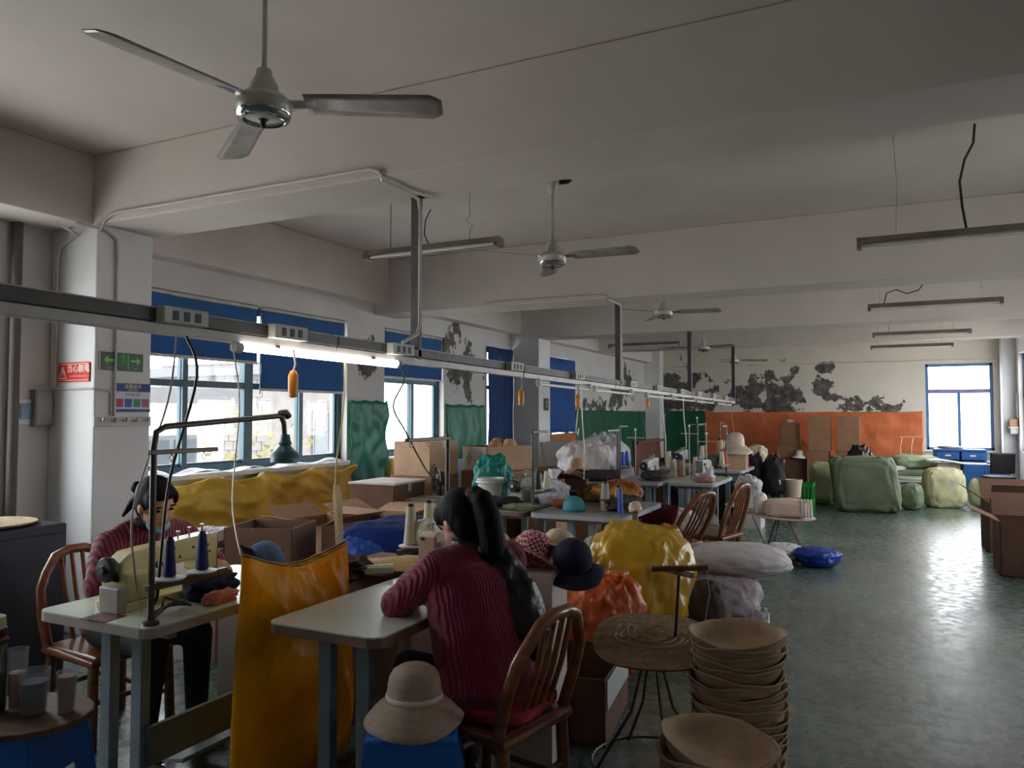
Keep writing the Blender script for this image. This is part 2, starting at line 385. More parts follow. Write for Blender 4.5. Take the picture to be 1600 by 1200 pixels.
# the world outside: ground, a pale house, a brick house, a shrub
GR = mat('outdoor_ground', S(224, 220, 212), .9, .08, .4)
o = B().bb(-70, 70, -60, 80, -3.9, -3.6).obj('ground', GR); o['kind'] = 'structure'
HW = mat('house_white', S(226, 224, 220), .8, .05, .5)
HG = mat('house_glass', S(58, 66, 74), .2, .1)
HT = mat('house_trim', S(84, 84, 88), .7, .08)
def house(label, x0, x1, y0, y1, z1, wm, wins, facing):
    t = thing('neighbour_house', label, 'building', ((x0+x1)/2, (y0+y1)/2, -3.6))
    ox, oy = (x0+x1)/2, (y0+y1)/2
    hx, hy, h = (x1-x0)/2, (y1-y0)/2, z1+3.6
    B().bb(-hx, hx, -hy, hy, 0, h).obj('wall', wm, t)
    B().bb(-hx-.3, hx+.3, -hy-.3, hy+.3, h, h+.25).obj('roof', HT, t)
    for (u, zz, ww, hh) in wins:
        if facing == 'x':
            fr = B().bb(hx-.02, hx+.07, u-oy-ww/2, u-oy+ww/2, zz+3.6, zz+3.6+hh).obj('window', HT, t, bev=.01)
            for s_ in (-1, 1): B().bb(hx+.05, hx+.085, u-oy+s_*ww/4-ww*.2, u-oy+s_*ww/4+ww*.2, zz+3.68, zz+3.52+hh).obj('pane', HG, fr)
        else:
            fr = B().bb(u-ox-ww/2, u-ox+ww/2, -hy-.07, -hy+.02, zz+3.6, zz+3.6+hh).obj('window', HT, t, bev=.01)
            for s_ in (-1, 1): B().bb(u-ox+s_*ww/4-ww*.2, u-ox+s_*ww/4+ww*.2, -hy-.085, -hy-.05, zz+3.68, zz+3.52+hh).obj('pane', HG, fr)
    return t
hs = house('pale two storey house across the yard outside the windows', -30, -22, 12, 25, 2.6, HW, [(13, .2, 1.6, 1.5), (16.4, .2, 1.6, 1.5), (19.6, .2, 1.6, 1.5), (22.4, .2, 1.4, 1.5), (14.5, -2.8, 1.8, 1.7), (19, -2.8, 1.8, 1.7)], 'x')
rl = B()
for k in range(14): rl.bb(4.0, 4.04, -5.6+k*.5, -5.56+k*.5, 3.3, 4.2)
rl.bb(3.98, 4.06, -5.7, 1.1, 4.2, 4.26); rl.bb(3.3, 4.06, -5.7, 1.1, 3.15, 3.3)
rl.obj('balcony_railing', HT, hs)
house('low white annex with flat roof seen through the nearest window', -16, -11, 6.2, 10.4, 1.75, HW, [(7.3, .1, 1.1, 1.1), (9.2, .1, 1.1, 1.1)], 'x')
BR = mat('house_brick', S(96, 92, 90), .85, .15, 3)
bh = house('grey brick gable house beside the window frame', -18.5, -14.6, 15.2, 20.1, 2.6, BR, [(17.6, .4, 1.2, 1.3)], 'x')
cb = None
for r_ in range(22):
    for k in range(12):
        x = -1.95 + .33*k + (.16 if r_ % 2 else 0)
        if cb is None: cb = B().bb(-.155, .155, -.02, .01, -.11, .11).obj('brick', BR, bh, loc=(x, -2.45, 1.5+.235*r_))
        elif r_ > 5: dup(cb, None, (x, -2.45, 1.5+.235*r_), parent=bh)
SH = mat('shrub_leaf', S(110, 104, 60), .7, .3, 8, trans=.3)
t = thing('garden_shrub', 'yellow green shrub outside beneath the hanging lamp', 'shrub', (-9.2, 9.6, -3.6))
B().tube([(0, 0, 0), (.1, .05, 1.6), (.05, .1, 3.4)], [.09, .07, .03]).obj('stem', mat('bark', S(90, 75, 60), .9), t, smooth=40)
lf = B()
for k in range(900):
    p = Vector((random.gauss(0, .45), random.gauss(0, .6), 3.3+random.gauss(0, .75)))
    d = Vector((random.uniform(-1, 1), random.uniform(-1, 1), random.uniform(-.6, .8))).normalized(); e_ = d.orthogonal().normalized()
    lf.add([p, p+d*.09+e_*.04, p+d*.2, p+d*.09-e_*.04], [(0, 1, 2, 3)])
o = lf.obj('foliage', SH, t); o['kind'] = 'stuff'
# ================================================================== ceiling fans
FANW = mat('fan_enamel', S(186, 182, 174), .3, .12, 9, coat=.3)
FANB = mat('fan_blade', S(150, 144, 136), .35, .25, 7, coat=.2)
FANC = mat('fan_chrome', S(200, 205, 205), .15, .05, metal=.9)
def fan(label, loc, rod, ang, tilt=0):
    t = thing('ceiling_fan', label, 'ceiling fan', loc, ang, 'ceiling fans')
    B().cyl((0, 0, .1), (0, 0, rod), .011).obj('rod', FANW, t, smooth=50)
    B().lathe([(.012, rod-.12), (.04, rod-.09), (.055, rod-.02), (.055, rod)], 20).obj('canopy', FANW, t, smooth=50)
    B().lathe([(.062, .035), (.055, .09), (.032, .13), (.03, .15), (.014, .155)], 20).obj('hood', FANW, t, smooth=50)
    B().lathe([(.03, -.05), (.085, -.045), (.1, -.025), (.112, 0), (.112, .02), (.085, .045), (.03, .05)], 28).obj('motor', FANW, t, smooth=40)
    B().lathe([(.075, -.052), (.095, -.045), (.104, -.03), (.108, -.028), (.1, -.048), (.078, -.056)], 28, capb=False, capt=False).obj('trim_ring', FANC, t, smooth=60)
    B().lathe([(.006, -.085), (.012, -.08), (.012, -.055), (.02, -.05)], 12).obj('switch_knob', mat('knob_dark', S(40, 38, 36), .5), t, smooth=50)
    bl = None
    for k in range(3):
        a = k*2*PI/3
        if bl is None:
            b = B()
            def fn(u, v):
                x = .17+.54*u; wd = .062+.012*u if u < .93 else (.074-.12*(u-.93)*4)
                y = (v-.5)*2*wd; return (x, y, .012-.22*y-.012*u-.25*y*y*(1 if y > 0 else -1))
            b.sheet(24, 4, fn)
            bl = b.obj('blade', FANB, t, smooth=180, solid=.004)
            ir = B().box((.145, 0, .012), (.13, .05, .006), rx=-.2); ir.cyl((.12, .014, .01), (.12, .014, .024), .006); ir.cyl((.18, -.014, .01), (.18, -.014, .024), .006)
            ir.obj('blade_iron', FANC, bl)
        else:
            dup(bl, None, rz=a, parent=t)
    return t
R_ = math.radians
fan('large ceiling fan closest to the viewer on a long rod', (-2.2, 2.26, 2.77), .63, R_(-94))
fan('ceiling fan with peeling mount between the first and second beams', (-2.33, 5.5, 2.77), .63, R_(-124))
fan('ceiling fan hanging just past the second beam', (-2.5, 9.5, 2.83), .57, R_(-120))
fan('ceiling fan hanging in front of the fourth beam near the end wall', (-3.0, 14.2, 2.78), .62, R_(-150))
fan('farthest ceiling fan close to the flaking end wall', (-3.04, 17.6, 2.76), .64, R_(-110))
HOLE = mat('hole_dark', S(40, 36, 32), .9)
o = B().blob((0, 0, 0), (.16, .12, .02), 1, 1, .5, 2, 3, 16, 8).obj('stain', HOLE)
o.location = (-2.28, 5.58, 3.397); tag(o, 'dark broken plaster spot around the second fan hook', 'stain')
o = B().blob((0, 0, 0), (.12, .1, .02), 1, 1, .6, 2, 8, 16, 8).obj('stain', HOLE)
o.location = (-.62, 4.9, 3.397); tag(o, 'small dark chip in the ceiling plaster beyond the first beam', 'stain')

# ================================================================== tube lights
TB = mat('fixture_dusty', S(120, 108, 98), .5, .2, 5)
TW = mat('tube_unlit', S(226, 222, 214), .25, .05)
TLIT = emit('tube_lit', (1, .97, .92), 16.0)
WIRE = mat('wire_black', S(28, 26, 26), .6)
STR = mat('string_grey', S(170, 166, 158), .8)
def tube_light(label, c, wires, two=False, ang=0):
    t = thing('tube_light', label, 'tube light', c, ang, 'hanging tube lights')
    b = B().prism([(-.075, 0), (-.03, .05), (.03, .05), (.075, 0), (.068, 0), (.028, .042), (-.028, .042), (-.068, 0)], 1.22, Matrix.Translation((-.61, 0, 0)) @ Matrix.Rotation(PI/2, 4, 'Z') @ Matrix.Rotation(PI/2, 4, 'X'))
    b.obj('reflector', TB, t)
    for y in ((-.035, .035) if two else (0,)):
        B().cyl((-.59, y, .002), (.59, y, .002), .014).obj('tube', TW, t, smooth=50)
    for s_ in (-1, 1): B().bb(s_*.6-.015, s_*.6+.015, -.06, .06, -.02, .045).obj('end_cap', TB, t, bev=.003)
    for x, pts, r, m in wires:
        B().tube([(x+a, b_, h) for a, b_, h in pts], r, 6).obj('hanging_wire', m, t, smooth=60)
    return t
tube_light('nearest dusty tube light hanging by a wire and a black cable', (.46, 5.6, 2.68), [(-.38, [(0, 0, .04), (.01, 0, .4), (-.005, 0, .72)], .003, STR), (.02, [(0, 0, .05), (-.02, 0, .2), (-.03, .01, .36), (.0, .01, .5), (.05, .01, .6), (.06, .01, .72)], .008, WIRE)])
tube_light('twin tube light with a looped cable below the second beam', (.46, 9.0, 2.68), [(-.46, [(0, 0, .04), (.03, 0, .16), (.12, 0, .19), (.22, 0, .14), (.33, 0, .17), (.38, 0, .24)], .006, WIRE), (.45, [(0, 0, .04), (-.03, 0, .22), (-.03, 0, .72)], .002, STR), (-.5, [(0, 0, .04), (0, 0, .72)], .002, STR)], True)
tube_light('twin tube light under the third beam, second from the end wall', (.46, 12.15, 2.68), [(-.4, [(0, 0, .04), (.0, 0, .72)], .003, WIRE), (.4, [(0, 0, .04), (0, 0, .72)], .003, STR)], True)
tube_light('single tube light hanging closest to the end wall window', (.4, 14.4, 2.68), [(-.5, [(0, 0, .04), (.0, 0, .72)], .003, STR), (.45, [(0, 0, .04), (0, 0, .72)], .003, STR)])
tube_light('tube light crossing behind the first drop pole with knotted hooks', (-3.2, 5.1, 2.84), [(-.38, [(0, 0, .04), (.0, 0, .3), (.0, 0, .56)], .003, WIRE), (.35, [(0, 0, .04), (0, 0, .12), (.03, 0, .16), (-.03, 0, .2), (0, 0, .24), (0, 0, .56)], .004, STR), (-.02, [(0, 0, .05), (-.04, 0, .14), (-.03, 0, .25), (.02, 0, .33)], .005, WIRE)])
tube_light('dark unlit tube light under the third beam by the window wall', (-3.6, 12.4, 2.7), [(-.4, [(0, 0, .04), (.0, 0, .7)], .003, STR), (.4, [(0, 0, .04), (0, 0, .7)], .003, STR)])

# ================================================================== overhead power track
RAILD = mat('rail_dark', S(70, 64, 62), .5, .2, 8)
RAILL = mat('rail_light', S(176, 170, 164), .4, .15, 6)
SOCK = mat('socket_grey', S(176, 178, 168), .5, .15, 10)
SOCKH = mat('socket_holes', S(52, 70, 66), .6)
TX = -2.6
def tz(y): return 1.985-.0085*y
tr = thing('power_track', 'long grey overhead power track running the length of the sewing line', 'power track', (TX, 0, 0))
def seg(y0, y1, wx, h, dz, m, name, dx=0):
    b = B(); z0, z1 = tz(y0)+dz, tz(y1)+dz
    vs = [(dx-wx/2, y0, z0), (dx+wx/2, y0, z0), (dx+wx/2, y1, z1), (dx-wx/2, y1, z1), (dx-wx/2, y0, z0+h), (dx+wx/2, y0, z0+h), (dx+wx/2, y1, z1+h), (dx-wx/2, y1, z1+h)]
    b.add(vs, [(3, 2, 1, 0), (4, 5, 6, 7), (0, 1, 5, 4), (1, 2, 6, 5), (2, 3, 7, 6), (3, 0, 4, 7)])
    return b.obj(name, m, tr, bev=.003)
ys = [.9, 3.2, 5.5, 7.8, 10.1, 12.4, 15.0]
for a, b_ in zip(ys[:-1], ys[1:]):
    seg(a, b_-.01, .06, .052, -.05, RAILD, 'rail_channel'); seg(a, b_-.015, .05, .042, -.095, RAILL, 'lower_rail')
    seg(a, b_-.02, .024, .012, .002, RAILL, 'cable_strip', -.02)
for y, top in ((3.98, 2.92), (7.96, 2.77), (11.34, 2.8), (14.95, 2.87)):
    B().bb(-.03, .03, y-.02, y+.02, tz(y)-.06, top).obj('drop_pole', RAILD, tr, bev=.004)
    B().bb(-.05, .05, y-.04, y+.04, top-.02, top).obj('mount_plate', RAILL, tr, bev=.003)
for y in (2.19, 2.8, 3.74, 5.28, 6.62, 8.3, 9.4, 10.6, 11.7, 12.8, 13.9):
    s_ = B().bb(.022, .075, y-.11, y+.11, tz(y)-.055, tz(y)+.012).obj('socket_box', SOCK, tr, bev=.005)
    h = B()
    for k in (-1, 0, 1): h.bb(.074, .077, y+k*.055-.014, y+k*.055+.014, tz(y)-.042, tz(y)-.004)
    h.obj('outlet', SOCKH, s_)
for y0, lit in ((2.5, True), (5.75, False), (7.1, False), (8.9, False), (10.2, False), (11.6, False), (13.2, False)):
    b = thing('track_tube', 'glowing fluorescent tube lit under the power track by the first window' if lit else None, 'fluorescent tube', (TX+.03, y0, tz(y0)-.115)) if lit else None
    if lit:
        B().cyl((0, .02, 0), (0, 1.22, -.008), .017).obj('tube', TLIT, b, smooth=50)
        for q in (0, 1.24): B().cyl((0, q-.02, 0), (0, q+.02, -.004), .024).obj('lamp_holder', SOCK, b, smooth=50)
        for q in (.25, 1.0): B().bb(-.01, .01, q-.006, q+.006, .01, .028).obj('clip', WIRE, b)
    else:
        b = B().cyl((.04, y0, tz(y0)-.135), (.04, y0+1.2, tz(y0+1.2)-.135), .014).obj('unlit_tube', TW, tr, smooth=50)
        for q in (0, 1.2): B().bb(.02, .06, y0+q-.02, y0+q+.02, tz(y0)-.155, tz(y0)-.09).obj('tube_holder', SOCK, b)
# plugs, cords and strings hanging from the track
ORN = mat('plug_orange', S(226, 140, 40), .4, .1, 5, trans=.0)
for y, L_, lab, loop in ((2.83, .17, 'amber plug dangling from the track in front of the blue blinds', 0), (5.38, .16, 'orange plug dangling from the track before the second blue curtain', 0), (6.6, .16, 'orange plug with a looped white cord near the second column', 1), (8.9, .12, 'tiny pale plug hanging from the track before the end wall', 0)):
    t = thing('hanging_plug', lab, 'plug', (TX+.055, y, tz(y)-.1), 0, 'plugs hanging from the track')
    B().tube([(0, 0, .0), (.005, .01, -L_*.4), (0, 0, -L_*.62)], .005, 6).obj('cord', STR, t, smooth=60)
    B().lathe([(.008, -L_-.06), (.02, -L_-.055), (.024, -L_-.02), (.024, -L_*.72), (.014, -L_*.6), (.006, -L_*.58)], 12).obj('plug_body', ORN, t, smooth=50)
    if loop: B().tube([(0, 0, -L_-.06), (.0, -.02, -.32), (.0, -.05, -.42), (.0, .0, -.47), (.0, .02, -.4)], .006, 6).obj('cord_loop', TW, t, smooth=60)
def cord(label, pts, r, m, name='power_cable', cat='cable'):
    P = [Vector(p) for p in pts]; out = []
    n = len(P)
    for i in range(n-1):                                # catmull-rom
        p0, p1, p2, p3 = P[max(i-1, 0)], P[i], P[i+1], P[min(i+2, n-1)]
        for k in range(6):
            s_ = k/6; out.append(.5*((2*p1)+(-p0+p2)*s_+(2*p0-5*p1+4*p2-p3)*s_*s_+(-p0+3*p1-3*p2+p3)*s_**3))
    out.append(P[-1])
    b = B().tube([p-P[0] for p in out], r, 6); o = b.obj(name, m, smooth=60); o.location = P[0]
    return tag(o, label, cat)
z_ = tz(2.2)
cord('thick black cord dropping from the first socket box to the left sewing machine', [(TX+.06, 2.2, z_-.1), (TX+.1, 2.22, 1.7), (TX+.04, 2.15, 1.3), (-2.52, 2.08, 1.0), (-2.5, 2.05, .86), (-2.6, 2.1, .79)], .006, WIRE)
cord('thin grey cord beside the black one above the left sewing machine', [(TX+.05, 2.16, z_-.1), (TX+.08, 2.1, 1.6), (TX, 2.02, 1.2), (-2.56, 2.0, .95), (-2.6, 2.06, .79)], .0035, STR)
cord('pale string from the track to the near corner of the tall yellow bag', [(TX+.03, 2.47, tz(2.5)-.1), (TX+.08, 2.47, 1.6), (-2.44, 2.36, 1.2), (-2.3, 2.27, 1.0)], .003, TW, 'hanging_string', 'string')
cord('yellowish string from the track to the far corner of the tall yellow bag', [(TX+.03, 3.25, tz(3.2)-.1), (TX+.08, 3.18, 1.6), (-2.44, 3.02, 1.25), (-2.29, 2.86, .99)], .004, mat('string_yellow', S(190, 176, 110), .8), 'hanging_string', 'string')
cord('wavy cable dropping from the track in front of the second window', [(TX+.06, 3.72, tz(3.7)-.1), (TX+.06, 3.76, 1.75), (TX+.0, 3.74, 1.6), (TX+.02, 3.84, 1.45), (TX+.1, 3.86, 1.3), (-2.35, 3.76, 1.2), (-2.2, 3.8, 1.1), (-2.06, 3.56, 1.02)], .005, WIRE)
for y, lab in ((6.7, 'straight pole cord dropping beside the second column to the middle table'), (9.6, 'pale cord dropping to the first far sewing machine'), (10.7, 'second pale cord dropping beside the far sewing machines'), (14.4, 'wooden tipped cord hanging in front of the orange sheet')):
    cord(lab, [(TX+.05, y, tz(y)-.1), (TX+.06, y, 1.5), (TX+.1, y-.05, 1.2), (TX+.08, y-.02, .95)], .007, TW if y < 14 else mat('cord_wood', S(190, 150, 110), .7))

# ================================================================== conduits
PIPE = mat('conduit_white', S(196, 190, 184), .5, .1, 4)
def conduit(label, pts, r=.011):
    o = B().tube(pts, r, 8).obj('conduit', PIPE, smooth=50); return tag(o, label, 'conduit')
conduit('white conduit along the first beam turning down the drop pole', [(-4.95, 3.535, 2.84), (-4.9, 3.535, 2.92), (-4.8, 3.535, 2.955), (-2.62, 3.535, 2.955), (-2.56, 3.535, 2.93), (-2.55, 3.54, 2.885), (-2.55, 3.8, 2.885), (-2.555, 3.93, 2.87), (-2.555, 3.95, 2.8), (-2.555, 3.95, 2.1), (-2.56, 3.93, 2.04), (-2.58, 3.8, 1.98)])
conduit('white conduit beside the fixed tube on the second beam', [(-4.0, 7.485, 2.79), (-2.64, 7.485, 2.79), (-2.56, 7.48, 2.77), (-2.555, 7.49, 2.738), (-2.555, 7.6, 2.736), (-2.555, 7.9, 2.735), (-2.555, 7.93, 2.7), (-2.555, 7.93, 2.0)])
conduit('conduit running down the inner face of the first column', [(-5.02, 3.4, 2.88), (-4.985, 3.6, 2.87), (-4.985, 3.69, 2.82), (-4.985, 3.7, 2.7), (-4.985, 3.7, 1.54)])
conduit('conduit bending over the corner of the first column to the switch box', [(-5.06, 3.3, 2.86), (-5.2, 3.535, 2.84), (-5.38, 3.535, 2.77), (-5.41, 3.535, 2.7), (-5.41, 3.535, 1.76)])
o = B().cyl((0, 0, 0), (0, 0, 2.9), .035).obj('drain_pipe', mat('pipe_dark', S(92, 84, 80), .6), smooth=50); o.location = (-5.455, 3.27, 0); tag(o, 'dark vertical pipe on the window wall at the left edge', 'pipe')
conduit('thin conduit crossing the first column below the red sign', [(-5.44, 3.538, 1.735), (-5.0, 3.538, 1.735), (-4.988, 3.55, 1.73), (-4.988, 3.66, 1.725), (-4.988, 3.675, 1.7), (-4.988, 3.675, 1.55)], .007)
conduit('horizontal conduit high on the flaking end wall', [(-5.1, 19.28, 2.75), (2.2, 19.28, 2.75)], .009)

# ================================================================== signs and boards on the first column
RED = mat('sign_red', S(206, 38, 44), .4, .04); CRM = mat('sign_cream', S(240, 220, 190), .5, .03)
def plate(name, label, cat, loc, rz, w_, h, m, th=.006):
    t = thing(name, label, cat, loc, rz)
    B().bb(-w_/2, w_/2, -th, 0, -h/2, h/2).obj('plate', m, t, bev=.002); return t
UP = (PI/2, 0, 0)
t = plate('warning_sign', 'red warning sign with a triangle on the first column', 'sign', (-5.215, 3.545, 1.855), 0, .345, .14, RED)
text('当心触电', .062, CRM, t, (.055, -.0065, .022), UP, bold=.001)
text('DANGER ELECTRIC SHOCK', .015, CRM, t, (.055, -.0065, -.03), UP)
b = B(); q = [(-.155, -.045), (-.075, -.045), (-.115, .04)]
for a, c_ in zip(q, q[1:]+q[:1]): b.cyl((a[0], -.007, a[1]), (c_[0], -.007, c_[1]), .004, n=6)
b.prism([(-.118, .018), (-.108, .018), (-.113, -.004), (-.106, -.004), (-.119, -.034), (-.115, -.01), (-.123, -.01)], .002, Matrix.Translation((0, -.006, 0)) @ Matrix.Rotation(PI/2, 4, 'X'))
b.obj('triangle_symbol', CRM, t)
b = B(); b.bb(-.165, .165, -.0075, -.005, .056, .06); b.bb(-.165, .165, -.0075, -.005, -.06, -.056); b.obj('border', CRM, t)
# exit sign: faces +X
DKG = mat('sign_dark_green', S(20, 44, 34), .35, .05); NEON = mat('sign_green', S(120, 214, 80), .4, .03); DOORG = mat('sign_mid_green', S(24, 96, 52), .4, .03)
def running_man(t, x, z, s_, m, parent=None):
    b = B(); y = -.0085
    def limb(pts, w_): b.tube([(x+px*s_, y, z+pz*s_) for px, pz in pts], w_*s_, 6)
    b.sph((x+.12*s_, y, z+.85*s_), (.12*s_, .003, .12*s_))
    limb([(.05, .68), (-.08, .2)], .12); limb([(.05, .66), (-.3, .6), (-.42, .35)], .06); limb([(.05, .66), (.3, .5), (.5, .6)], .06)
    limb([(-.08, .2), (.22, .0), (.12, -.38)], .08); limb([(-.08, .2), (-.2, -.2), (-.55, -.3)], .08)
    b.obj('running_figure', m, parent or t)
t = plate('exit_sign', 'dark green exit sign with two arrows and a running figure on the first column', 'exit sign', (-5.0, 3.755, 1.935), PI/2, .35, .13, DKG, .012)
fr = B(); fr.bb(-.177, -.172, -.014, 0, -.067, .067); fr.bb(.172, .177, -.014, 0, -.067, .067); fr.obj('edge_strip', RAILL, t)
B().bb(-.035, .052, -.0135, -.011, -.056, .056).obj('door_panel', DOORG, t)
for s_ in (-1, 1):
    cx = -.1 if s_ < 0 else .108
    B().prism([(s_*.045, .0), (s_*.01, .034), (s_*.014, .009), (-s_*.038, .009), (-s_*.038, -.009), (s_*.014, -.009), (s_*.01, -.034)][::s_], .002, Matrix.Translation((cx, -.0125, .008)) @ Matrix.Rotation(PI/2, 4, 'X')).obj('arrow', NEON, t)
rm = B()
running_man(t, .005, .005, .055, NEON)
for o in t.children:
    if o.name.startswith('running_figure'): o.location.y = -.006
B().bb(.046, .053, -.0145, -.012, -.056, .056).obj('door_edge', NEON, t)
text('安全出口', .018, NEON, t, (-.1, -.0125, -.048), UP); text('EXIT', .02, NEON, t, (.11, -.0125, -.048), UP)
# notice poster
t = plate('notice_poster', 'blue and white notice poster with four coloured squares below the exit sign', 'poster', (-5.0, 3.855, 1.675), PI/2, .3, .21, mat('poster_white', S(210, 216, 226), .5, .04), .004)
NAVY = mat('poster_navy', S(30, 60, 130), .5, .05)
B().bb(-.15, .15, -.0055, -.003, .045, .105).obj('title_band', NAVY, t); B().bb(-.15, .15, -.0055, -.003, -.105, -.083).obj('footer_band', NAVY, t)
text('温馨提示', .036, CRM, t, (0, -.0058, .08), UP); text('垃圾分类投放', .014, CRM, t, (0, -.0058, .055), UP)
text('干垃圾分类', .026, mat('poster_red', S(170, 60, 90), .5), t, (0, -.0045, .022), UP)
for k, c_ in enumerate(((190, 40, 80), (40, 80, 160), (50, 130, 110), (170, 80, 110))):
    B().bb(-.138+k*.072, -.078+k*.072, -.0055, -.003, -.07, -.008).obj('colour_square', mat('poster_sq%d' % k, S(*c_), .5, .05), t)
# coat hook rail
t = thing('hook_rail', 'pale hook rail with five hooks on the first column', 'hook rail', (-5.0, 3.77, 1.5), PI/2)
B().bb(-.23, .23, -.022, 0, -.035, .035).obj('board', mat('rail_board', S(190, 186, 180), .6), t, bev=.003)
for k in range(5): B().tube([(-.18+k*.09, -.02, .01), (-.18+k*.09, -.05, .0), (-.18+k*.09, -.055, .03)], .007, 8).obj('hook', FANC, t, smooth=50)
# switch boxes on the window wall, small exit mark on the second column
t = thing('switch_box', 'grey metal switch box left of the red warning sign', 'switch box', (-5.5, 3.5, 1.6), PI/2)
B().bb(-.09, .04, -.07, 0, -.13, .13).obj('case', mat('switch_grey', S(140, 138, 136), .5), t, bev=.006); B().bb(-.08, .03, -.075, -.07, -.12, .12).obj('lid', mat('switch_grey2', S(150, 148, 146), .5), t, bev=.004)
t = thing('wall_panel', 'small wall panel with a bluish cover beside the switch box', 'wall panel', (-5.5, 3.375, 1.57), PI/2)
B().bb(-.06, .06, -.02, 0, -.09, .09).obj('back_plate', COLW, t, bev=.004); B().bb(-.045, .045, -.03, -.018, -.05, .06).obj('cover', mat('panel_blue', S(120, 140, 170), .3), t, bev=.004)
t = plate('exit_mark', 'small green exit mark on the second column', 'sign', (-5.0, 11.52, 1.72), PI/2, .2, .2, DKG)
running_man(t, .0, -.02, .09, NEON)
for o in t.children:
    if o.name.startswith('running_figure'): o.location.y = .0

# ================================================================== blinds, curtains and sheets
BLUE = mat('blind_blue', S(26, 88, 146), .7, .12, 3, bump=.2, bscale=30, trans=.2)
def blind(label, y0, y1, zb, zt=2.6):
    t = thing('roller_blind', label, 'roller blind', (-5.53, (y0+y1)/2, 0), 0, 'blue roller blinds'); h = (y1-y0)/2
    b = B().sheet(20, 20, lambda u, v: (.006*math.sin(u*9)+.012*noise.noise(Vector((u*3, v*5, y0))), -h+2*h*u, zb+(zt-zb)*v))
    b.obj('fabric', BLUE, t, smooth=180, solid=.003)
    B().cyl((.0, -h, zt), (.0, h, zt), .02).obj('roller', RAILL, t, smooth=50)
    B().bb(-.012, .012, -h, h, zb-.015, zb+.012).obj('bottom_bar', RAILL, t, bev=.003)
    return t
blind('blue roller blind half drawn over the left panes of the first window', 4.14, 5.63, 2.06)
b2 = blind('blue roller blind drawn lowest, over the right panes of the first window', 5.69, 6.97, 1.8)
B().cyl((.02, -.67, 2.55), (.02, -.67, 1.75), .006).obj('pull_cord', RAILL, b2)
blind('short blue roller blind at the top of the second window', 7.75, 9.1, 2.02)
NAVYC = mat('curtain_blue', S(34, 64, 116), .8, .15, 2, trans=.06)
def curtain(label, y0, y1, z0, z1, m, x=-5.46, fold=9, amp=.02, slant=0):
    h = (y1-y0)/2
    b = B().sheet(60, 12, lambda u, v: (amp*math.sin(u*fold*2*PI+2*noise.noise(Vector((u*4, v*2, y0))))*(1-.4*v)+.02*noise.noise(Vector((u*3, v*3, 5))), -h+2*h*u, z0+(z1-z0)*v+slant*u*(1-v)))
    o = b.obj('curtain', m, smooth=180, solid=.004); o.location = (x, (y0+y1)/2, 0)
    return tag(o, label, 'curtain')
curtain('dark blue curtain covering the third window before the second column', 10.36, 11.23, .62, 2.6, NAVYC)
curtain('bright blue curtain hanging right behind the second column', 12.0, 14.02, 1.22, 2.6, mat('curtain_blue2', S(36, 80, 146), .8, .15, 2, trans=.08), fold=14)
def tarp(name, label, y0, y1, z0, z1, m, x, amp=.035, sag=.02, seed=1, axis='y', nfold=3):
    h = (y1-y0)/2
    def fn(u, v):
        q = Vector((u*2.2*(y1-y0)+v*1.1, v*1.6, seed))
        d = amp*(.6*noise.noise(q*.8)+1.1*(.35-abs(noise.noise(Vector((q.x*1.1+v*1.4, q.y*1.5-u*2, seed+3)))))+.5*(.3-abs(noise.noise(Vector((q.x*2.3-v*2.2, q.y*2.6, seed+8))))))
        z = z0+(z1-z0)*v-sag*math.sin(u*nfold*PI)**2*v
        bulge = .03*(1-v)
        return (max(.004, d+amp*.35)+bulge, -h+2*h*u, z) if axis == 'y' else (-h+2*h*u, -max(.004, d+amp*.35)-bulge, z)
    b = B().sheet(max(30, int(30*(y1-y0))), 26, fn)
    o = b.obj(name, m, smooth=180, solid=.004)
    o.location = (x, (y0+y1)/2, 0) if axis == 'y' else ((y0+y1)/2, x, 0)
    return tag(o, label, 'plastic sheet')
GRN = mat('sheet_green', S(16, 112, 88), .42, .2, 3, bump=.12, bscale=9, trans=.05)
YEL = mat('sheet_yellow', S(228, 188, 72), .42, .2, 3, bump=.15, bscale=9, trans=.1)
ORA = mat('sheet_orange', S(196, 104, 62), .42, .15, 2, bump=.2, bscale=6)
GRD = mat('sheet_darkgreen', S(14, 84, 58), .5, .15, 2, bump=.15, bscale=6)
tarp('plastic_sheet', 'shiny green sheet on the pier between the first and second windows', 7.0, 7.7, .5, 1.72, GRN, -5.49, .07)
tarp('plastic_sheet', 'green sheet on the flaking pier right of the second window', 9.16, 10.26, .5, 1.7, GRN, -5.485, .03, seed=4)
tarp('plastic_sheet', 'yellow sheet draped from the sill of the first window', 4.3, 6.98, .3, 1.0, YEL, -5.44, .13, .05, 7, nfold=4)
tarp('plastic_sheet', 'yellow sheet under the second window behind the stacked cartons', 7.72, 9.14, .3, 1.02, YEL, -5.44, .1, .04, 11)
tarp('plastic_sheet', 'yellow sheet hanging below the dark blue curtain', 10.3, 11.2, .3, .98, YEL, -5.42, .04, .02, 14)
tarp('plastic_sheet', 'brown orange sheet below the bright blue curtain', 12.0, 14.0, .3, 1.2, mat('sheet_brown', S(150, 92, 50), .6, .15), -5.47, .03, .0, 15)
tarp('plastic_sheet', 'long dark green sheet on the window wall near the far corner', 14.1, 18.9, .3, 1.64, GRD, -5.485, .03, .0, 19)
tarp('plastic_sheet', 'dark green sheet on the end wall left of the orange one', -5.05, -4.06, .3, 1.65, GRD, 19.285, .02, 0, 21, 'x')
tarp('plastic_sheet', 'wide orange sheet covering the lower end wall', -4.05, .74, .25, 1.62, ORA, 19.285, .03, .01, 23, 'x', 5)
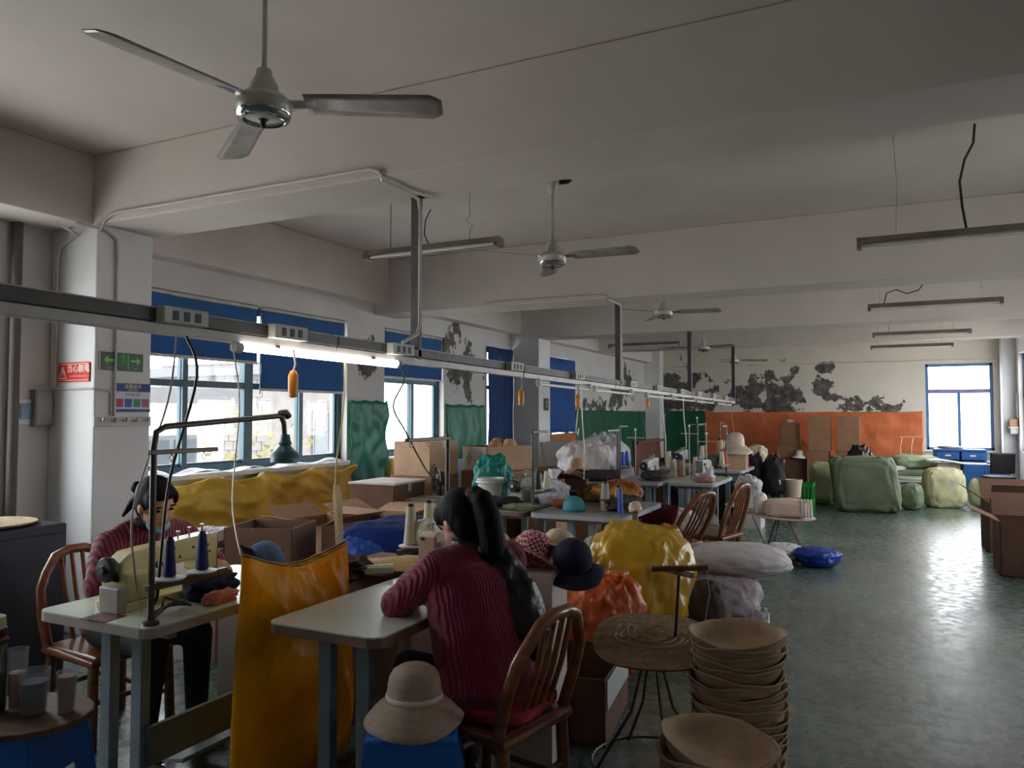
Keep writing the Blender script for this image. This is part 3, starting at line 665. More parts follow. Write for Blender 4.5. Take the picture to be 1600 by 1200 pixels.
o = B().sheet(40, 8, lambda u, v: (-.09+.13*v+.015*noise.noise(Vector((u*9, v*3, 1))), -1.35+2.7*u, 1.04+.05*max(0, noise.noise(Vector((u*7, v*2, 4))))+.015*math.sin(u*30))).obj('plastic_wrap', film('wrap_film', (.95, .96, .98), .45), smooth=180, solid=.003)
o.location = (-5.44, 5.6, 0); tag(o, 'crumpled clear plastic wrap along the sill of the first window', 'plastic film')
# ================================================================== sewing line, near pair of tables
MINT = mat('top_mint', S(206, 216, 202), .3, .05, 3, coat=.3)
EDGE = mat('edge_brown', S(120, 92, 80), .5, .15, 6)
EDGEP = mat('edge_pale', S(176, 164, 156), .5, .1, 6)
LEGM = mat('leg_paint', S(128, 138, 140), .4, .12, 8, metal=.2)
WOODG = mat('board_greyed', S(110, 112, 104), .7, .2, 5)
def sewing_table(label, x0, x1, y0, y1, top=MINT, edge=EDGE, z=.77, leg=LEGM, group='sewing tables', board=True, rz=0):
    cx, cy = (x0+x1)/2, (y0+y1)/2; hx, hy = (x1-x0)/2, (y1-y0)/2
    t = thing('sewing_table', label, 'sewing table', (cx, cy, 0), rz, group)
    r = .05; pts = []
    for sx, sy, a0 in ((1, 1, 0), (-1, 1, 90), (-1, -1, 180), (1, -1, 270)):
        for k in range(4):
            a = math.radians(a0+30*k); pts.append((sx*(hx-r)+r*math.cos(a), sy*(hy-r)+r*math.sin(a)))
    B().prism(pts, .034, Matrix.Translation((0, 0, z-.04))).obj('edge_board', edge, t)
    B().prism(pts, .006, Matrix.Translation((0, 0, z-.006))).obj('tabletop', top, t)
    for sy in (-1, 1):
        y = sy*(hy-.16)
        for sx in (-1, 1):
            B().bb(sx*.09-.03, sx*.09+.03, y-.022, y+.022, .05, z-.04).obj('leg', leg, t, bev=.004)
        B().bb(-hx+.04, hx-.04, y-.025, y+.025, .0, .05).obj('foot_bar', leg, t, bev=.006)
        B().bb(-hx+.06, hx-.06, y-.02, y+.02, z-.08, z-.04).obj('top_bracket', leg, t, bev=.004)
    if board: B().bb(.12, .145, -hy+.16, hy-.16, .18, .33).obj('stretcher_board', WOODG, t, bev=.003)
    if board: B().box((-.02, 0, .1), (.26, .34, .02), ry=-.15).obj('treadle', leg, t, bev=.004)
    return t
sewing_table('pale mint sewing table with a cream sewing machine by the woman in a face mask', -3.07, -2.42, 1.95, 3.0, edge=EDGEP)
sewing_table('mint sewing table with a bare near end in front of the woman with a ponytail', -2.12, -1.6, 2.22, 3.5)

CREAM = mat('machine_cream', S(206, 194, 138), .35, .12, 6, coat=.2)
PINKW = mat('machine_pinkish', S(196, 170, 150), .35, .1, 6, coat=.2)
GREYW = mat('machine_white', S(206, 206, 204), .35, .1, 6, coat=.2)
STEEL = mat('steel', S(190, 190, 190), .25, .1, metal=.9)
DARK = mat('dark_rubber', S(34, 32, 34), .5, .2)
def sewing_machine(label, loc, rz, m, letters=None, group='sewing machines'):
    t = thing('sewing_machine', label, 'sewing machine', loc, rz, group)
    B().bb(-.26, .25, -.09, .09, .0, .035).obj('bed', m, t, bev=.006)
    B().bb(-.25, -.1, -.085, .075, .035, .15).obj('pillar', m, t, bev=.014)
    def Mx(y): return Matrix.Translation((0, y, 0)) @ Matrix.Rotation(PI/2, 4, 'X')
    B().prism([(-.25, .1), (-.06, .12), (.0, .14), (.13, .145), (.13, .09), (.235, .085), (.24, .235), (.2, .248), (-.12, .232), (-.2, .226), (-.25, .19)][::-1], .1, Mx(.05)).obj('arm', m, t, bev=.012)
    B().bb(.24, .246, -.042, .042, .09, .232).obj('face_plate', STEEL if m is not PINKW else m, t, bev=.003)
    b = B()
    for y, z in ((-.02, .22), (.02, .13), (-.02, .1)): b.cyl((.245, y, z), (.25, y, z), .008, n=8)
    b.obj('screw', DARK, t)
    M = Matrix.Rotation(-PI/2, 4, 'Y')
    hw = B().lathe([(.012, .0), (.03, .0), (.045, .006), (.05, .018), (.05, .034), (.044, .042), (.02, .045), (.016, .05), (.008, .05)], 24)
    hw.v = [tuple(M @ Vector(v)+Vector((-.252, 0, .165))) for v in hw.v]; o = hw.obj('handwheel', DARK, t, smooth=40)
    c = B().cyl((-.3, 0, .165), (-.306, 0, .165), .014); c.obj('wheel_screw', STEEL, o, smooth=40)
    B().cyl((.2, 0, .02), (.2, 0, .1), .006, n=8).obj('needle_bar', STEEL, t, smooth=40)
    B().bb(.175, .215, -.012, .012, .036, .046).obj('presser_foot', STEEL, t)
    b = B().cyl((.21, .05, .19), (.21, .075, .19), .018); b.cyl((.17, .05, .15), (.17, .07, .15), .012); b.obj('tension_dial', STEEL, t, smooth=40)
    for x, h in ((-.02, .03), (.06, .02), (.12, .03), (.19, .035)): b = B().lathe([(.004, .236), (.004, .244+h), (.009, .245+h), (.009, .252+h)], 8, (x, 0, 0)); b.obj('thread_guide', STEEL, t, smooth=40)
    b = B()
    for x, z in ((-.1, .2), (.0, .21), (.03, .17), (.1, .2), (.18, .2), (.19, .17)): b.cyl((x, -.05, z), (x, -.0525, z), .006, n=8)
    b.obj('bolt_hole', DARK, t)
    if letters: text(letters, .042, mat('machine_blue', S(44, 44, 110), .5), t, (-.06, -.051, .155), UP, bold=.001)
    B().bb(-.29, -.24, -.085, .03, .0, .1).obj('motor_cover', RAILL, t, bev=.006)
    return t
sewing_machine('cream yellow sewing machine with a black handwheel on the left table', (-2.79, 2.33, .77), PI/2, CREAM, 'MAQI')
sewing_machine('pinkish sewing machine half hidden by the woman with a ponytail', (-1.87, 3.2, .77), -PI/2, PINKW)
o = B().box((0, 0, .001), (.13, .1, .002), rz=.1).obj('table_sticker', mat('sticker_black', S(26, 22, 30), .4, .5, 30, c2=S(130, 60, 80))); o.location = (-2.72, 1.99, .7705)
tag(o, 'black printed sticker on the corner of the left sewing table', 'sticker')

# thread stands and cones
IRON = mat('stand_iron', S(84, 76, 70), .4, .2, 8, metal=.5)
def thread_stand(label, loc, rz, h=.66, arm=.36, lamp=False, discs=(.1, .28), dirn=1, group='thread stands'):
    t = thing('thread_stand', label, 'thread stand', loc, rz, group)
    top = .73 if lamp else h
    if lamp:
        B().tube([(0, 0, 0), (0, 0, .66), (.01, 0, .715), (.05, 0, .735), (.66, 0, .775), (.675, 0, .77), (.69, 0, .74), (.695, 0, .69)], .012, 10).obj('pole', IRON, t, smooth=50)
        B().lathe([(.02, .69), (.024, .66), (.03, .65), (.024, .64), (.04, .62), (.062, .6), (.066, .575), (.066, .565), (.05, .56)], 24, (.7, 0, 0)).obj('lamp_shade', mat('lamp_green', S(60, 104, 106), .4, .1), t, smooth=40)
        B().tube([(.665, 0, .785), (.7, 0, .79), (.72, 0, .77)], .016, 8).obj('joint', DARK, t, smooth=50)
    else:
        B().tube([(0, 0, 0), (0, 0, top)], .012, 10).obj('pole', IRON, t, smooth=50)
    B().lathe([(.03, 0), (.03, .012), (.014, .02), (.014, .03)], 16).obj('foot', IRON, t, smooth=40)
    B().bb(-.02, arm-.06, -.012, .012, h-.03, h-.012).obj('guide_bar', IRON, t, bev=.003)
    b = B()
    for x in discs: b.tube([(x, 0, h-.03), (x, .012, h-.045), (x, .0, h-.06), (x, -.012, h-.045), (x, 0, h-.03)], .002, 5)
    b.obj('eyelet', STEEL, t)
    B().bb(-.02, arm, -.014, .014, .125, .15).obj('spool_bar', IRON, t, bev=.003)
    for x in discs:
        d = B().lathe([(.008, .15), (.056, .152), (.058, .158), (.02, .162), (.006, .165)], 20, (x, 0, 0)).obj('spool_plate', mat('plate_white', S(210, 210, 206), .4), t, smooth=40)
        B().cyl((x, 0, .16), (x, 0, .24), .005, n=6).obj('spool_pin', IRON, d)
    return t
NAVYT = mat('thread_navy', S(26, 34, 120), .6, .1, 3, bump=.5, bscale=200, stretch=(1, 1, 6))
CRMT = mat('thread_cream', S(222, 216, 190), .6, .06, 3, bump=.5, bscale=200, stretch=(1, 1, 6))
CORE = mat('cone_core', S(60, 40, 36), .6)
def cone(label, loc, m=CRMT, h=.17, r=.03, group='thread cones', s=1):
    t = thing('thread_cone', label, 'thread cone', loc, random.uniform(0, 6), group)
    B().lathe([(r*.9, 0), (r, .006), (r*.96, .02), (r*.62, h*.9), (r*.55, h*.93)], 18).obj('thread', m, t, smooth=40)
    B().lathe([(r*.5, h*.9), (r*.42, h), (r*.3, h), (r*.34, h*.91)], 14).obj('cone_tip', CORE if m is not NAVYT else mat('cone_navy', S(20, 24, 60), .5), t, smooth=40)
    return t
thread_stand('iron thread stand with a bent lamp arm and green shade on the left table', (-2.47, 2.0, .77), PI/2, lamp=True, discs=(.08, .235))
cone('navy thread cone closer to the lamp pole on the left stand', (-2.47, 2.08, .935), NAVYT, .15, .024)
cone('navy thread cone farther from the lamp pole, in front of the machine arm', (-2.47, 2.235, .935), NAVYT, .15, .026)
thread_stand('iron thread stand leaning over the machine behind the ponytail', (-2.05, 3.44, .77), -PI/2, h=.68, discs=(.18, .34), arm=.44)
cone('cream thread cone on the outer plate beside the straw disc', (-2.05, 3.1, .935), CRMT, .19, .034)
cone('cream thread cone on the inner plate near the ponytail', (-2.05, 3.26, .935), CRMT, .19, .034)
o = B().blob((0, 0, .05), (.12, .1, .14), .8, .8, .3, 3, 4, 20, 14).obj('thread_bag', mat('net_white', S(214, 216, 196), .7, .3, 30), smooth=60); o.location = (-1.99, 3.14, .93)
tag(o, 'white netted thread bundle hanging beside the outer cream cone', 'thread bundle')
# objects lying on the left table: cap, dark scrap, pink cloth, tools
DENIM = mat('denim', S(70, 100, 140), .8, .2, 14, bump=.2, bscale=80)
NAVYF = mat('navy_fabric', S(22, 26, 56), .85, .2, 10)
def cap(label, loc, rot, m, m2, s=1.0, brim=True):
    t = thing('cap', label, 'cap', loc, rot=rot)
    B().lathe([(.088, 0), (.09, .03), (.084, .065), (.066, .095), (.035, .112), (.004, .116)], 28, capb=False).obj('crown', m, t, smooth=60, solid=.003)
    B().sheet(14, 4, lambda u, v: ((.084+.085*v*math.sin(PI*(.12+.76*u))**.5)*math.cos((u-.5)*2.4), (.084+.06*v)*math.sin((u-.5)*2.4), .004-.02*v-.06*(u-.5)**2*v)).obj('peak', m2, t, smooth=60, solid=.004)
    B().sph((0, 0, .117), (.009, .009, .005), 10, 6).obj('button', m2, t, smooth=60)
    return t
cap('denim cap with a dark peak propped against the left sewing machine', (-2.66, 2.74, .85), (1.1, .3, 2.4), DENIM, NAVYF)
o = B().blob((0, 0, .05), (.2, .22, .12), .9, .8, .4, 3, 5, 30, 18).obj('cloth_scrap', NAVYF, smooth=60); o.location = (-2.6, 2.4, .768); tag(o, 'dark fabric scrap under the arm of the left sewing machine', 'fabric')
o = B().blob((0, 0, .025), (.07, .17, .06), .9, .8, .5, 4, 6, 28, 14).obj('cloth_scrap', mat('pink_cloth', S(206, 130, 120), .85, .15, 12), smooth=60); o.location = (-2.5, 2.36, .769); tag(o, 'small pink rolled cloth lying on the left table', 'fabric')
t = thing('tool_bundle', 'bundle of bent wire tools below the navy cones', 'tool', (-2.55, 2.14, .77))
for k in range(5): B().tube([(random.uniform(-.05, .05), -.1+.02*k, .01), (random.uniform(-.03, .05), .0, .03+.008*k), (random.uniform(-.05, .05), .1, .012)], .006, 6).obj('wire', IRON, t, smooth=50)

# tall yellow bag hung between the two tables
YBAG = mat('bag_yellow', S(246, 204, 36), .36, .12, 4, bump=.3, bscale=6, trans=.6)
t = thing('hanging_bag', 'tall shiny yellow bag hung from strings between the two near tables', 'bag', (-2.27, 2.57, 0))
def bagf(u, v):
    a = 2*PI*u; w_ = .33*(1+.1*(1-v)-.04*v); th = .03+.07*math.sin(PI*min(1, v*1.05))**.7*(1-.55*v)
    c, s_ = math.cos(a), math.sin(a)
    y = w_*math.copysign(abs(c)**.75, c); x = th*math.copysign(abs(s_)**.9, s_)
    z = .02+.96*v-.07*v**3*(1-abs(y/w_)**1.5)+.02*v*(y/w_)*-1
    q = Vector((y*4, z*3.5, (1 if s_ > 0 else -1)*3)); k = min(1, 4*(1-abs(c))+.1)
    x += (.03*noise.noise(q)+.03*(.3-abs(noise.noise(Vector((y*7+z*3, z*2.5-y*3, 4+s_)))))+.014*(.3-abs(noise.noise(Vector((y*16-z*6, z*9, 7+s_))))))*k
    y += .015*noise.noise(Vector((z*4, s_, 2)))
    return (x, y, z)
B().sheet(140, 90, bagf).obj('bag_body', YBAG, t, smooth=180, solid=.003)
B().tube([bagf(k/60, 1.0) for k in range(61)], .006, 6, cap=False).obj('hem', mat('hem_brown', S(150, 112, 50), .6), t, smooth=60)

# stool with sun hat, front
SBLUE = mat('stool_blue', S(26, 106, 205), .38, .08, 5)
def stool(label, loc, rz, h=.47, w_=.27, m=SBLUE):
    t = thing('plastic_stool', label, 'stool', loc, rz, 'blue plastic stools')
    b0 = w_*.68; t0 = w_*.5
    B().bb(-t0, t0, -t0, t0, h-.02, h).obj('seat', m, t, bev=.012)
    def side(k):
        b = B(); M = Matrix.Rotation(k*PI/2, 4, 'Z')
        def P(x, z, d=0): f = 1-z/h; e = t0+(b0-t0)*f-.008-d; return M @ Vector((x*(t0+(b0-t0)*f), -e, z))
        o_ = [(-.99, .0), (-.62, 0), (-.55, .55), (-.4, .66), (.4, .66), (.55, .55), (.62, 0), (.99, 0), (.99, .97), (-.99, .97)]
        n = len(o_); vs = [P(x, z*h) for x, z in o_]+[P(x, z*h, .008) for x, z in o_]
        fs = [tuple(range(n)), tuple(range(2*n-1, n-1, -1))]+[(i, n+i, n+(i+1) % n, (i+1) % n) for i in range(n)]
        return b.add(vs, fs)
    for k in range(4): side(k).obj('side_panel', m, t)
    return t
STRAWP = mat('straw_taupe', S(176, 154, 136), .6, .1, 40, bump=.35, bscale=120, stretch=(1, 1, 5))
def sun_hat(label, loc, m, band=None, rz=0, s=1.0, rot=None, droop=.05, R=.175, cr=.088, ch=.125, wav=.012, group='sun hats'):
    t = thing('sun_hat', label, 'hat', loc, rz, group, rot)
    def wv(p, a, i):
        r = math.hypot(p.x, p.y); k = max(0, (r-cr*s)/(R*s-cr*s)); p.z += wav*s*k*math.sin(2*a+1)+.5*wav*s*k*math.sin(3*a); return p
    pr = [(R, .0), (R*.93, droop*.2), (R*.78, droop*.62), (cr*1.16, droop*.95), (cr*1.03, droop+.006), (cr, droop+.03), (cr*.985, droop+ch*.45), (cr*.93, droop+ch*.66), (cr*.8, droop+ch*.84), (cr*.56, droop+ch*.955), (cr*.28, droop+ch*.995), (.003, droop+ch)]
    B().lathe([(r*s, z*s) for r, z in pr], 44, fn=wv, capb=False).obj('hat_body', m, t, smooth=70, solid=.004)
    if band: B().lathe([((cr*1.03+.004)*s, (droop+.004)*s), ((cr*1.025+.005)*s, (droop+.012)*s), ((cr*1.0+.004)*s, (droop+.022)*s)], 36, capb=False, capt=False).obj('hat_band', band, t, smooth=70, solid=.003)
    return t
stool('blue plastic stool carrying the taupe sun hat', (-1.47, 2.25, 0), .5, .5, .3)
sun_hat('taupe sun hat with a pale band resting on the blue stool', (-1.47, 2.25, .503), STRAWP, mat('band_pale', S(222, 206, 194), .6), droop=.075, R=.17, cr=.09, ch=.115)
o = B().blob((0, 0, .06), (.2, .16, .12), .9, .8, .3, 3, 8, 26, 14, flat=.1).obj('red_cloth', mat('cloth_red', S(150, 30, 40), .8, .2, 8), smooth=60); o.location = (-1.47, 2.28, .0)
tag(o, 'crumpled red cloth under the blue stool with the hat', 'cloth')

# bamboo chairs
BAMB = mat('bamboo_varnish', S(128, 76, 44), .28, .3, 10, stretch=(1, 1, 3), coat=.4)
def bamboo_chair(label, loc, rz, m=BAMB, recl=.3, h=.86, group='varnished bamboo chairs'):
    t = thing('bamboo_chair', label, 'chair', loc, rz, group)
    sh = .44
    B().box((0.0, 0, sh-.02), (.42, .4, .028)).obj('seat', m, t, bev=.01)
    b = B().tube([(-.21, -.2, sh-.03), (.21, -.21, sh-.03), (.21, .21, sh-.03), (-.21, .2, sh-.03), (-.21, -.2, sh-.03)], .022, 10); b.obj('seat_rail', m, t, smooth=60)
    for x, y in ((-.19, -.18), (-.19, .18), (.18, -.19), (.18, .19)):
        B().tube([(x*1.08, y*1.06, 0), (x, y, sh-.02)], .024, 10).obj('leg', m, t, smooth=60)
    b = B()
    for y in (-.19, .19): b.tube([(-.2, y, .16), (.19, y, .16)], .013, 8)
    b.tube([(-.2, -.18, .22), (-.2, .18, .22)], .013, 8); b.tube([(.19, -.18, .22), (.19, .18, .22)], .013, 8)
    b.obj('stretcher', m, t, smooth=60)
    def bk(y, z): return (-.19-(z-sh)*recl, y, z)
    hoop = [bk(-.2, sh-.02), bk(-.21, sh+.12), bk(-.2, sh+.25), bk(-.165, h-.1), bk(-.11, h-.025), bk(-.04, h), bk(.04, h), bk(.11, h-.025), bk(.165, h-.1), bk(.2, sh+.25), bk(.21, sh+.12), bk(.2, sh-.02)]
    B().tube(hoop, .024, 10).obj('back_hoop', m, t, smooth=60)
    for y in (-.075, -.025, .025, .075):
        B().tube([bk(y, sh-.02), (bk(y*1.05, sh+.2)[0]-.012, y*1.05, sh+.2), bk(y*1.1, h-.012)], .011, 8).obj('back_slat', m, t, smooth=60)
    return t
bamboo_chair('dark bamboo chair with the woman with a ponytail sitting on it', (-1.37, 2.645, 0), math.radians(168), h=.84)
bamboo_chair('bamboo chair behind the masked woman, mostly hidden by her', (-3.47, 2.58, 0), math.radians(-5))
# red cushion on the near chair
o = B().blob((0, 0, .03), (.42, .42, .07), .5, .7, .1, 2, 3, 36, 14).obj('seat_cushion', mat('cushion_red', S(140, 28, 40), .8, .2, 6), smooth=60); o.location = (-1.36, 2.645, .44); tag(o, 'dark red cushion on the chair with the ponytail woman', 'cushion')

# cartons
CARD = mat('cardboard', S(150, 110, 82), .8, .1, 6, bump=.1, bscale=60)
CARDL = mat('cardboard_light', S(188, 152, 122), .8, .1, 6, bump=.1, bscale=60)
CARDD = mat('cardboard_dark', S(112, 80, 64), .8, .12, 6, bump=.1, bscale=60)
CARDP = mat('cardboard_pale', S(206, 196, 190), .75, .08, 6)
TAPE = mat('packing_tape', S(196, 180, 150), .25, .1, 5, coat=.4)
def carton(label, loc, d, rz=0, m=CARD, opened=False, flaps=(2.75, 2.9, 2.7, 2.85), tape=True, group='cartons', name='cardboard_box'):
    t = thing(name, label, 'cardboard box', loc, rz, group); x, y, z = d[0]/2, d[1]/2, d[2]; th = .006
    b = B()
    if opened:
        b.bb(-x, x, -y, y, 0, th); b.bb(-x, -x+th, -y, y, 0, z); b.bb(x-th, x, -y, y, 0, z); b.bb(-x, x, -y, -y+th, 0, z); b.bb(-x, x, y-th, y, 0, z)
        b.obj('box_body', m, t)
        fl = .45*min(d[0], d[1])
        for k, a in enumerate(flaps):
            if a is None: continue
            M = (Matrix.Translation((x, 0, z)), Matrix.Translation((0, y, z)) @ Matrix.Rotation(PI/2, 4, 'Z'), Matrix.Translation((-x, 0, z)) @ Matrix.Rotation(PI, 4, 'Z'), Matrix.Translation((0, -y, z)) @ Matrix.Rotation(-PI/2, 4, 'Z'))[k]
            w_ = (y if k % 2 == 0 else x)*.985
            q = B().bb(-fl, 0, -w_, w_, 0, th); R3 = Matrix.Rotation(a, 4, 'Y')
            q.v = [tuple(M @ (R3 @ Vector(v))) for v in q.v]; q.obj('flap', m, t)
    else:
        b.bb(-x, x, -y, y, 0, z).obj('box_body', m, t, bev=.004)
        if tape:
            q = B().bb(-x-.0015, x+.0015, -.028, .028, z-.07, z+.0015); q.obj('tape', TAPE, t)
            B().bb(-x+.004, x-.004, -.0015, .0015, z+.001, z+.0025).obj('lid_seam', CARDD, t)
    return t
carton('open carton with a torn plastic side between the chair and the round stand', (-1.41, 3.72, 0), (.35, .58, .31), R_(7), CARDD, True, (None, None, None, None))
o = B().bb(0, .004, -.27, .26, 0, .14).obj('plastic_wrap', film('wrap_grey', (.8, .82, .84), .6), bev=.002); o.location = (-1.232, 3.742, .16); o.rotation_euler[2] = R_(7); tag(o, 'silvery plastic wrap on the side of the open carton by the chair', 'plastic film')

# hat blanks stacked as oval bowls
FELT = mat('hat_blank', S(186, 160, 132), .75, .14, 8, bump=.25, bscale=90)
FELT2 = mat('hat_blank_dark', S(170, 142, 114), .75, .12, 8, bump=.25, bscale=90)
def blank_mesh(seed, top=False):
    def wv(p, a, i):
        r = math.hypot(p.x, p.y)
        if r > .12: p.z += .009*math.sin(2*a+seed)*(r-.1)*8+.006*math.sin(3*a+seed*2)+.003*math.sin(7*a+seed*3)*(r > .195)
        return p
    d = .072 if top else .06
    return B().lathe([(.207, .072), (.2, .064), (.189, .05), (.184, .022), (.15, .075-d), (.004, .073-d)], 40, fn=wv, sx=1, sy=.93, capb=False)
ORD = 'second third fourth fifth sixth seventh eighth ninth tenth eleventh twelfth thirteenth fourteenth fifteenth sixteenth seventeenth eighteenth nineteenth twentieth twenty-first'.split()
def blank_stack(cx, cy, n, z0, dz, s, lab, lean, mt=FELT):
    base = [blank_mesh(k*1.7).mesh('hat_blank', 70) for k in range(4)]; tp = blank_mesh(2, True).mesh('hat_blank', 70)
    for k in range(n):
        me = tp if k == n-1 else base[k % 4]
        if not me.materials: me.materials.append(mt)
        t = bpy.data.objects.new('hat_blank', me); col.objects.link(t)
        md = t.modifiers.new('solid', 'SOLIDIFY'); md.thickness = .004
        t.location = (cx+random.uniform(-.007, .007)+lean[0]*k, cy+random.uniform(-.007, .007)+lean[1]*k, z0+dz*k); t.scale = (s, s, 1)
        t.rotation_euler = (random.uniform(-.025, .025), random.uniform(-.025, .025), random.uniform(0, 6) if k < n-1 else .4)
        if k == n-1: t.rotation_euler = (lab[2], lab[3], .3)
        tag(t, lab[1] if k == n-1 else lab[0] % ORD[n-2-k], 'hat blank', lab[4])
blank_stack(-.567, 3.27, 21, .0, .0295, .95, ('%s oval hat blank from the top of the taller rear stack', 'topmost oval hat blank of the taller rear stack', .05, -.03, 'hat blanks in the taller stack'), (0, .0))
blank_stack(-.545, 2.72, 16, .0, .0245, .97, ('%s oval hat blank from the top of the shorter front stack', 'deep topmost hat blank of the shorter front stack', .08, .1, 'hat blanks in the shorter stack'), (0, .0))
# round straw table on a wire stand with a cross post
t = thing('straw_stand', 'round straw plate on a wire tripod with a wooden cross post beside the hat blanks', 'stand', (-.95, 3.36, 0), .2)
b = B()
B().lathe([(.02, .5), (.2, .53), (.255, .545), (.262, .555), (.2, .555), (.04, .56)], 40, fn=lambda p, a, i: Vector((p.x, p.y, p.z+.22*p.y+.02*math.sin(3*a)*math.hypot(p.x, p.y)*2))).obj('straw_plate', mat('straw_mat', S(150, 124, 92), .8, .25, 30, bump=.5, bscale=60), t, smooth=60)
for k in range(4):
    a = k*PI/2+.5; B().tube([(.03*math.cos(a), .03*math.sin(a), .5), (.1*math.cos(a), .1*math.sin(a), .25), (.27*math.cos(a), .27*math.sin(a), .01)], .007, 6).obj('leg', IRON, t, smooth=50)
B().tube([(.27*math.cos(k*PI/12), .27*math.sin(k*PI/12), .02) for k in range(25)], .006, 6).obj('foot_ring', IRON, t, smooth=50)
B().cyl((.1, .02, .54), (.12, .02, .86), .007, n=8).obj('post', WIRE, t, smooth=50)
cb_ = B().box((.12, .02, .87), (.26, .028, .022), rz=.35).obj('cross_bar', mat('wood_red', S(110, 66, 52), .6), t, bev=.004)
B().box((.12, .02, .85), (.16, .026, .02), rz=-.7).obj('cross_bar', MATS['wood_red'], t, bev=.004)
for x, y, L_ in ((.0, -.03, .25), (.24, .06, .22), (.06, .07, .2), (.17, -.02, .12)): B().tube([(x, y, .86), (x+.01, y, .86-L_*.5), (x-.01, y, .86-L_)], .002, 5).obj('thread_end', STR, t, smooth=50)
pl = B()
for k in range(26):
    a = random.uniform(0, 6.3); r0 = random.uniform(.02, .2); q = [(r0*math.cos(a+.35*j*(1 if k % 2 else -1)), r0*math.sin(a+.35*j*(1 if k % 2 else -1)), .565+.004*(k % 4)+.03*math.sin(j)*(k % 3 == 0)) for j in range(6)]
    pl.tube(q, .004, 5)
o = pl.obj('straw_strands', mat('straw_strand', S(170, 144, 108), .8, .2), t, smooth=60); o['kind'] = 'stuff'

# side stool with flask and cups, bottom left
stool('blue plastic stool under the wooden board at the left edge', (-2.72, 1.68, 0), .35, .5, .3)
t = thing('serving_board', 'dark wooden board lying on the blue stool at the left edge', 'board', (-2.7, 1.67, .502), .35)
B().prism([(.24*math.cos(a*PI/10), .2*math.sin(a*PI/10)) for a in range(20)], .022).obj('board', mat('board_wood', S(96, 72, 50), .6, .25, 6, stretch=(1, 6, 1)), t, bev=.005)
t = thing('thermos_flask', 'steel thermos flask with a cream lid at the left edge', 'flask', (-2.8, 1.62, .524))
B().lathe([(.05, 0), (.054, .01), (.054, .215), (.046, .24)], 24).obj('flask_body', mat('flask_steel', S(120, 124, 116), .25, .15, 6, metal=.8), t, smooth=40)
B().lathe([(.05, .232), (.052, .25), (.05, .285)], 24).obj('collar', DARK, t, smooth=40)
B().lathe([(.045, .285), (.048, .295), (.046, .325), (.03, .332)], 24).obj('lid', mat('lid_cream', S(200, 196, 160), .5), t, smooth=40)
B().tube([(.052*math.cos(a*PI/12), .052*math.sin(a*PI/12), .248+.006*math.sin(a)) for a in range(25)], .006, 6).obj('band', mat('band_red', S(150, 20, 50), .5), t, smooth=60)
CLR = film('cup_clear', (.9, .92, .95), .12, .1)
def glass_cup(label, loc, h, r, fill, fm):
    t = thing('drinking_glass', label, 'glass', loc)
    B().lathe([(r*.8, 0), (r*.82, .004), (r, h), (r-.004, h), (r*.82-.004, .01), (.004, .009)], 22, capt=False).obj('cup', CLR, t, smooth=50)
    B().lathe([(r*.8-.004, .011), (r*(.82+.16*fill)-.005, h*fill), (.004, h*fill)], 22).obj('contents', fm, t, smooth=50)
glass_cup('tall glass with a peach drink beside the thermos', (-2.74, 1.68, .524), .21, .034, .62, mat('drink_peach', S(190, 130, 104), .4))
glass_cup('wide glass jar with a dark drink between the peach and brown cups', (-2.645, 1.68, .524), .15, .05, .75, mat('drink_dark', S(44, 42, 64), .4))
glass_cup('cup of brown drink nearest the sewing table leg', (-2.56, 1.74, .524), .14, .034, .9, mat('drink_brown', S(170, 116, 84), .4))
o = B().blob((0, 0, .08), (.1, .22, .18), .9, .8, .3, 3, 12, 26, 16, flat=.05).obj('plastic_bag', film('bag_clear', (.7, .75, .82), .35, .12), smooth=60); o.location = (-2.55, 1.5, .02); tag(o, 'clear plastic bag hanging low in front of the left blue stool', 'plastic bag')
# dark cabinet, tray and straw hat at the window wall
t = thing('dark_cabinet', 'dark navy cabinet by the window wall at the left edge', 'cabinet', (-4.6, 2.45, 0))
DKC = mat('cabinet_dark', S(32, 34, 50), .5, .15)
B().bb(-.35, .35, -.55, .42, .04, .93).obj('body', DKC, t, bev=.012)
for k in range(2): d = B().bb(.35, .365, -.53+.48*k, -.08+.48*k, .1, .88).obj('door', DKC, t, bev=.006); B().bb(.365, .38, -.12+.1*k, -.1+.1*k, .45, .6).obj('handle', STEEL, d)
B().bb(-.33, .33, -.53, .4, 0, .04).obj('plinth', DARK, t)
o = B().lathe([(.02, .0), (.22, .0), (.26, .012), (.262, .02), (.22, .012), (.02, .012)], 36).obj('straw_tray', mat('tray_straw', S(176, 152, 120), .7, .15, 20, bump=.3, bscale=80), smooth=50); o.location = (-4.52, 2.56, .932); tag(o, 'round straw tray on the dark cabinet', 'tray')
sun_hat('small yellow straw hat lying on the round tray', (-4.56, 2.5, .953), mat('straw_yellow', S(206, 178, 120), .7, .12, 40, bump=.3, bscale=120), None, s=.8, droop=.02, ch=.1)
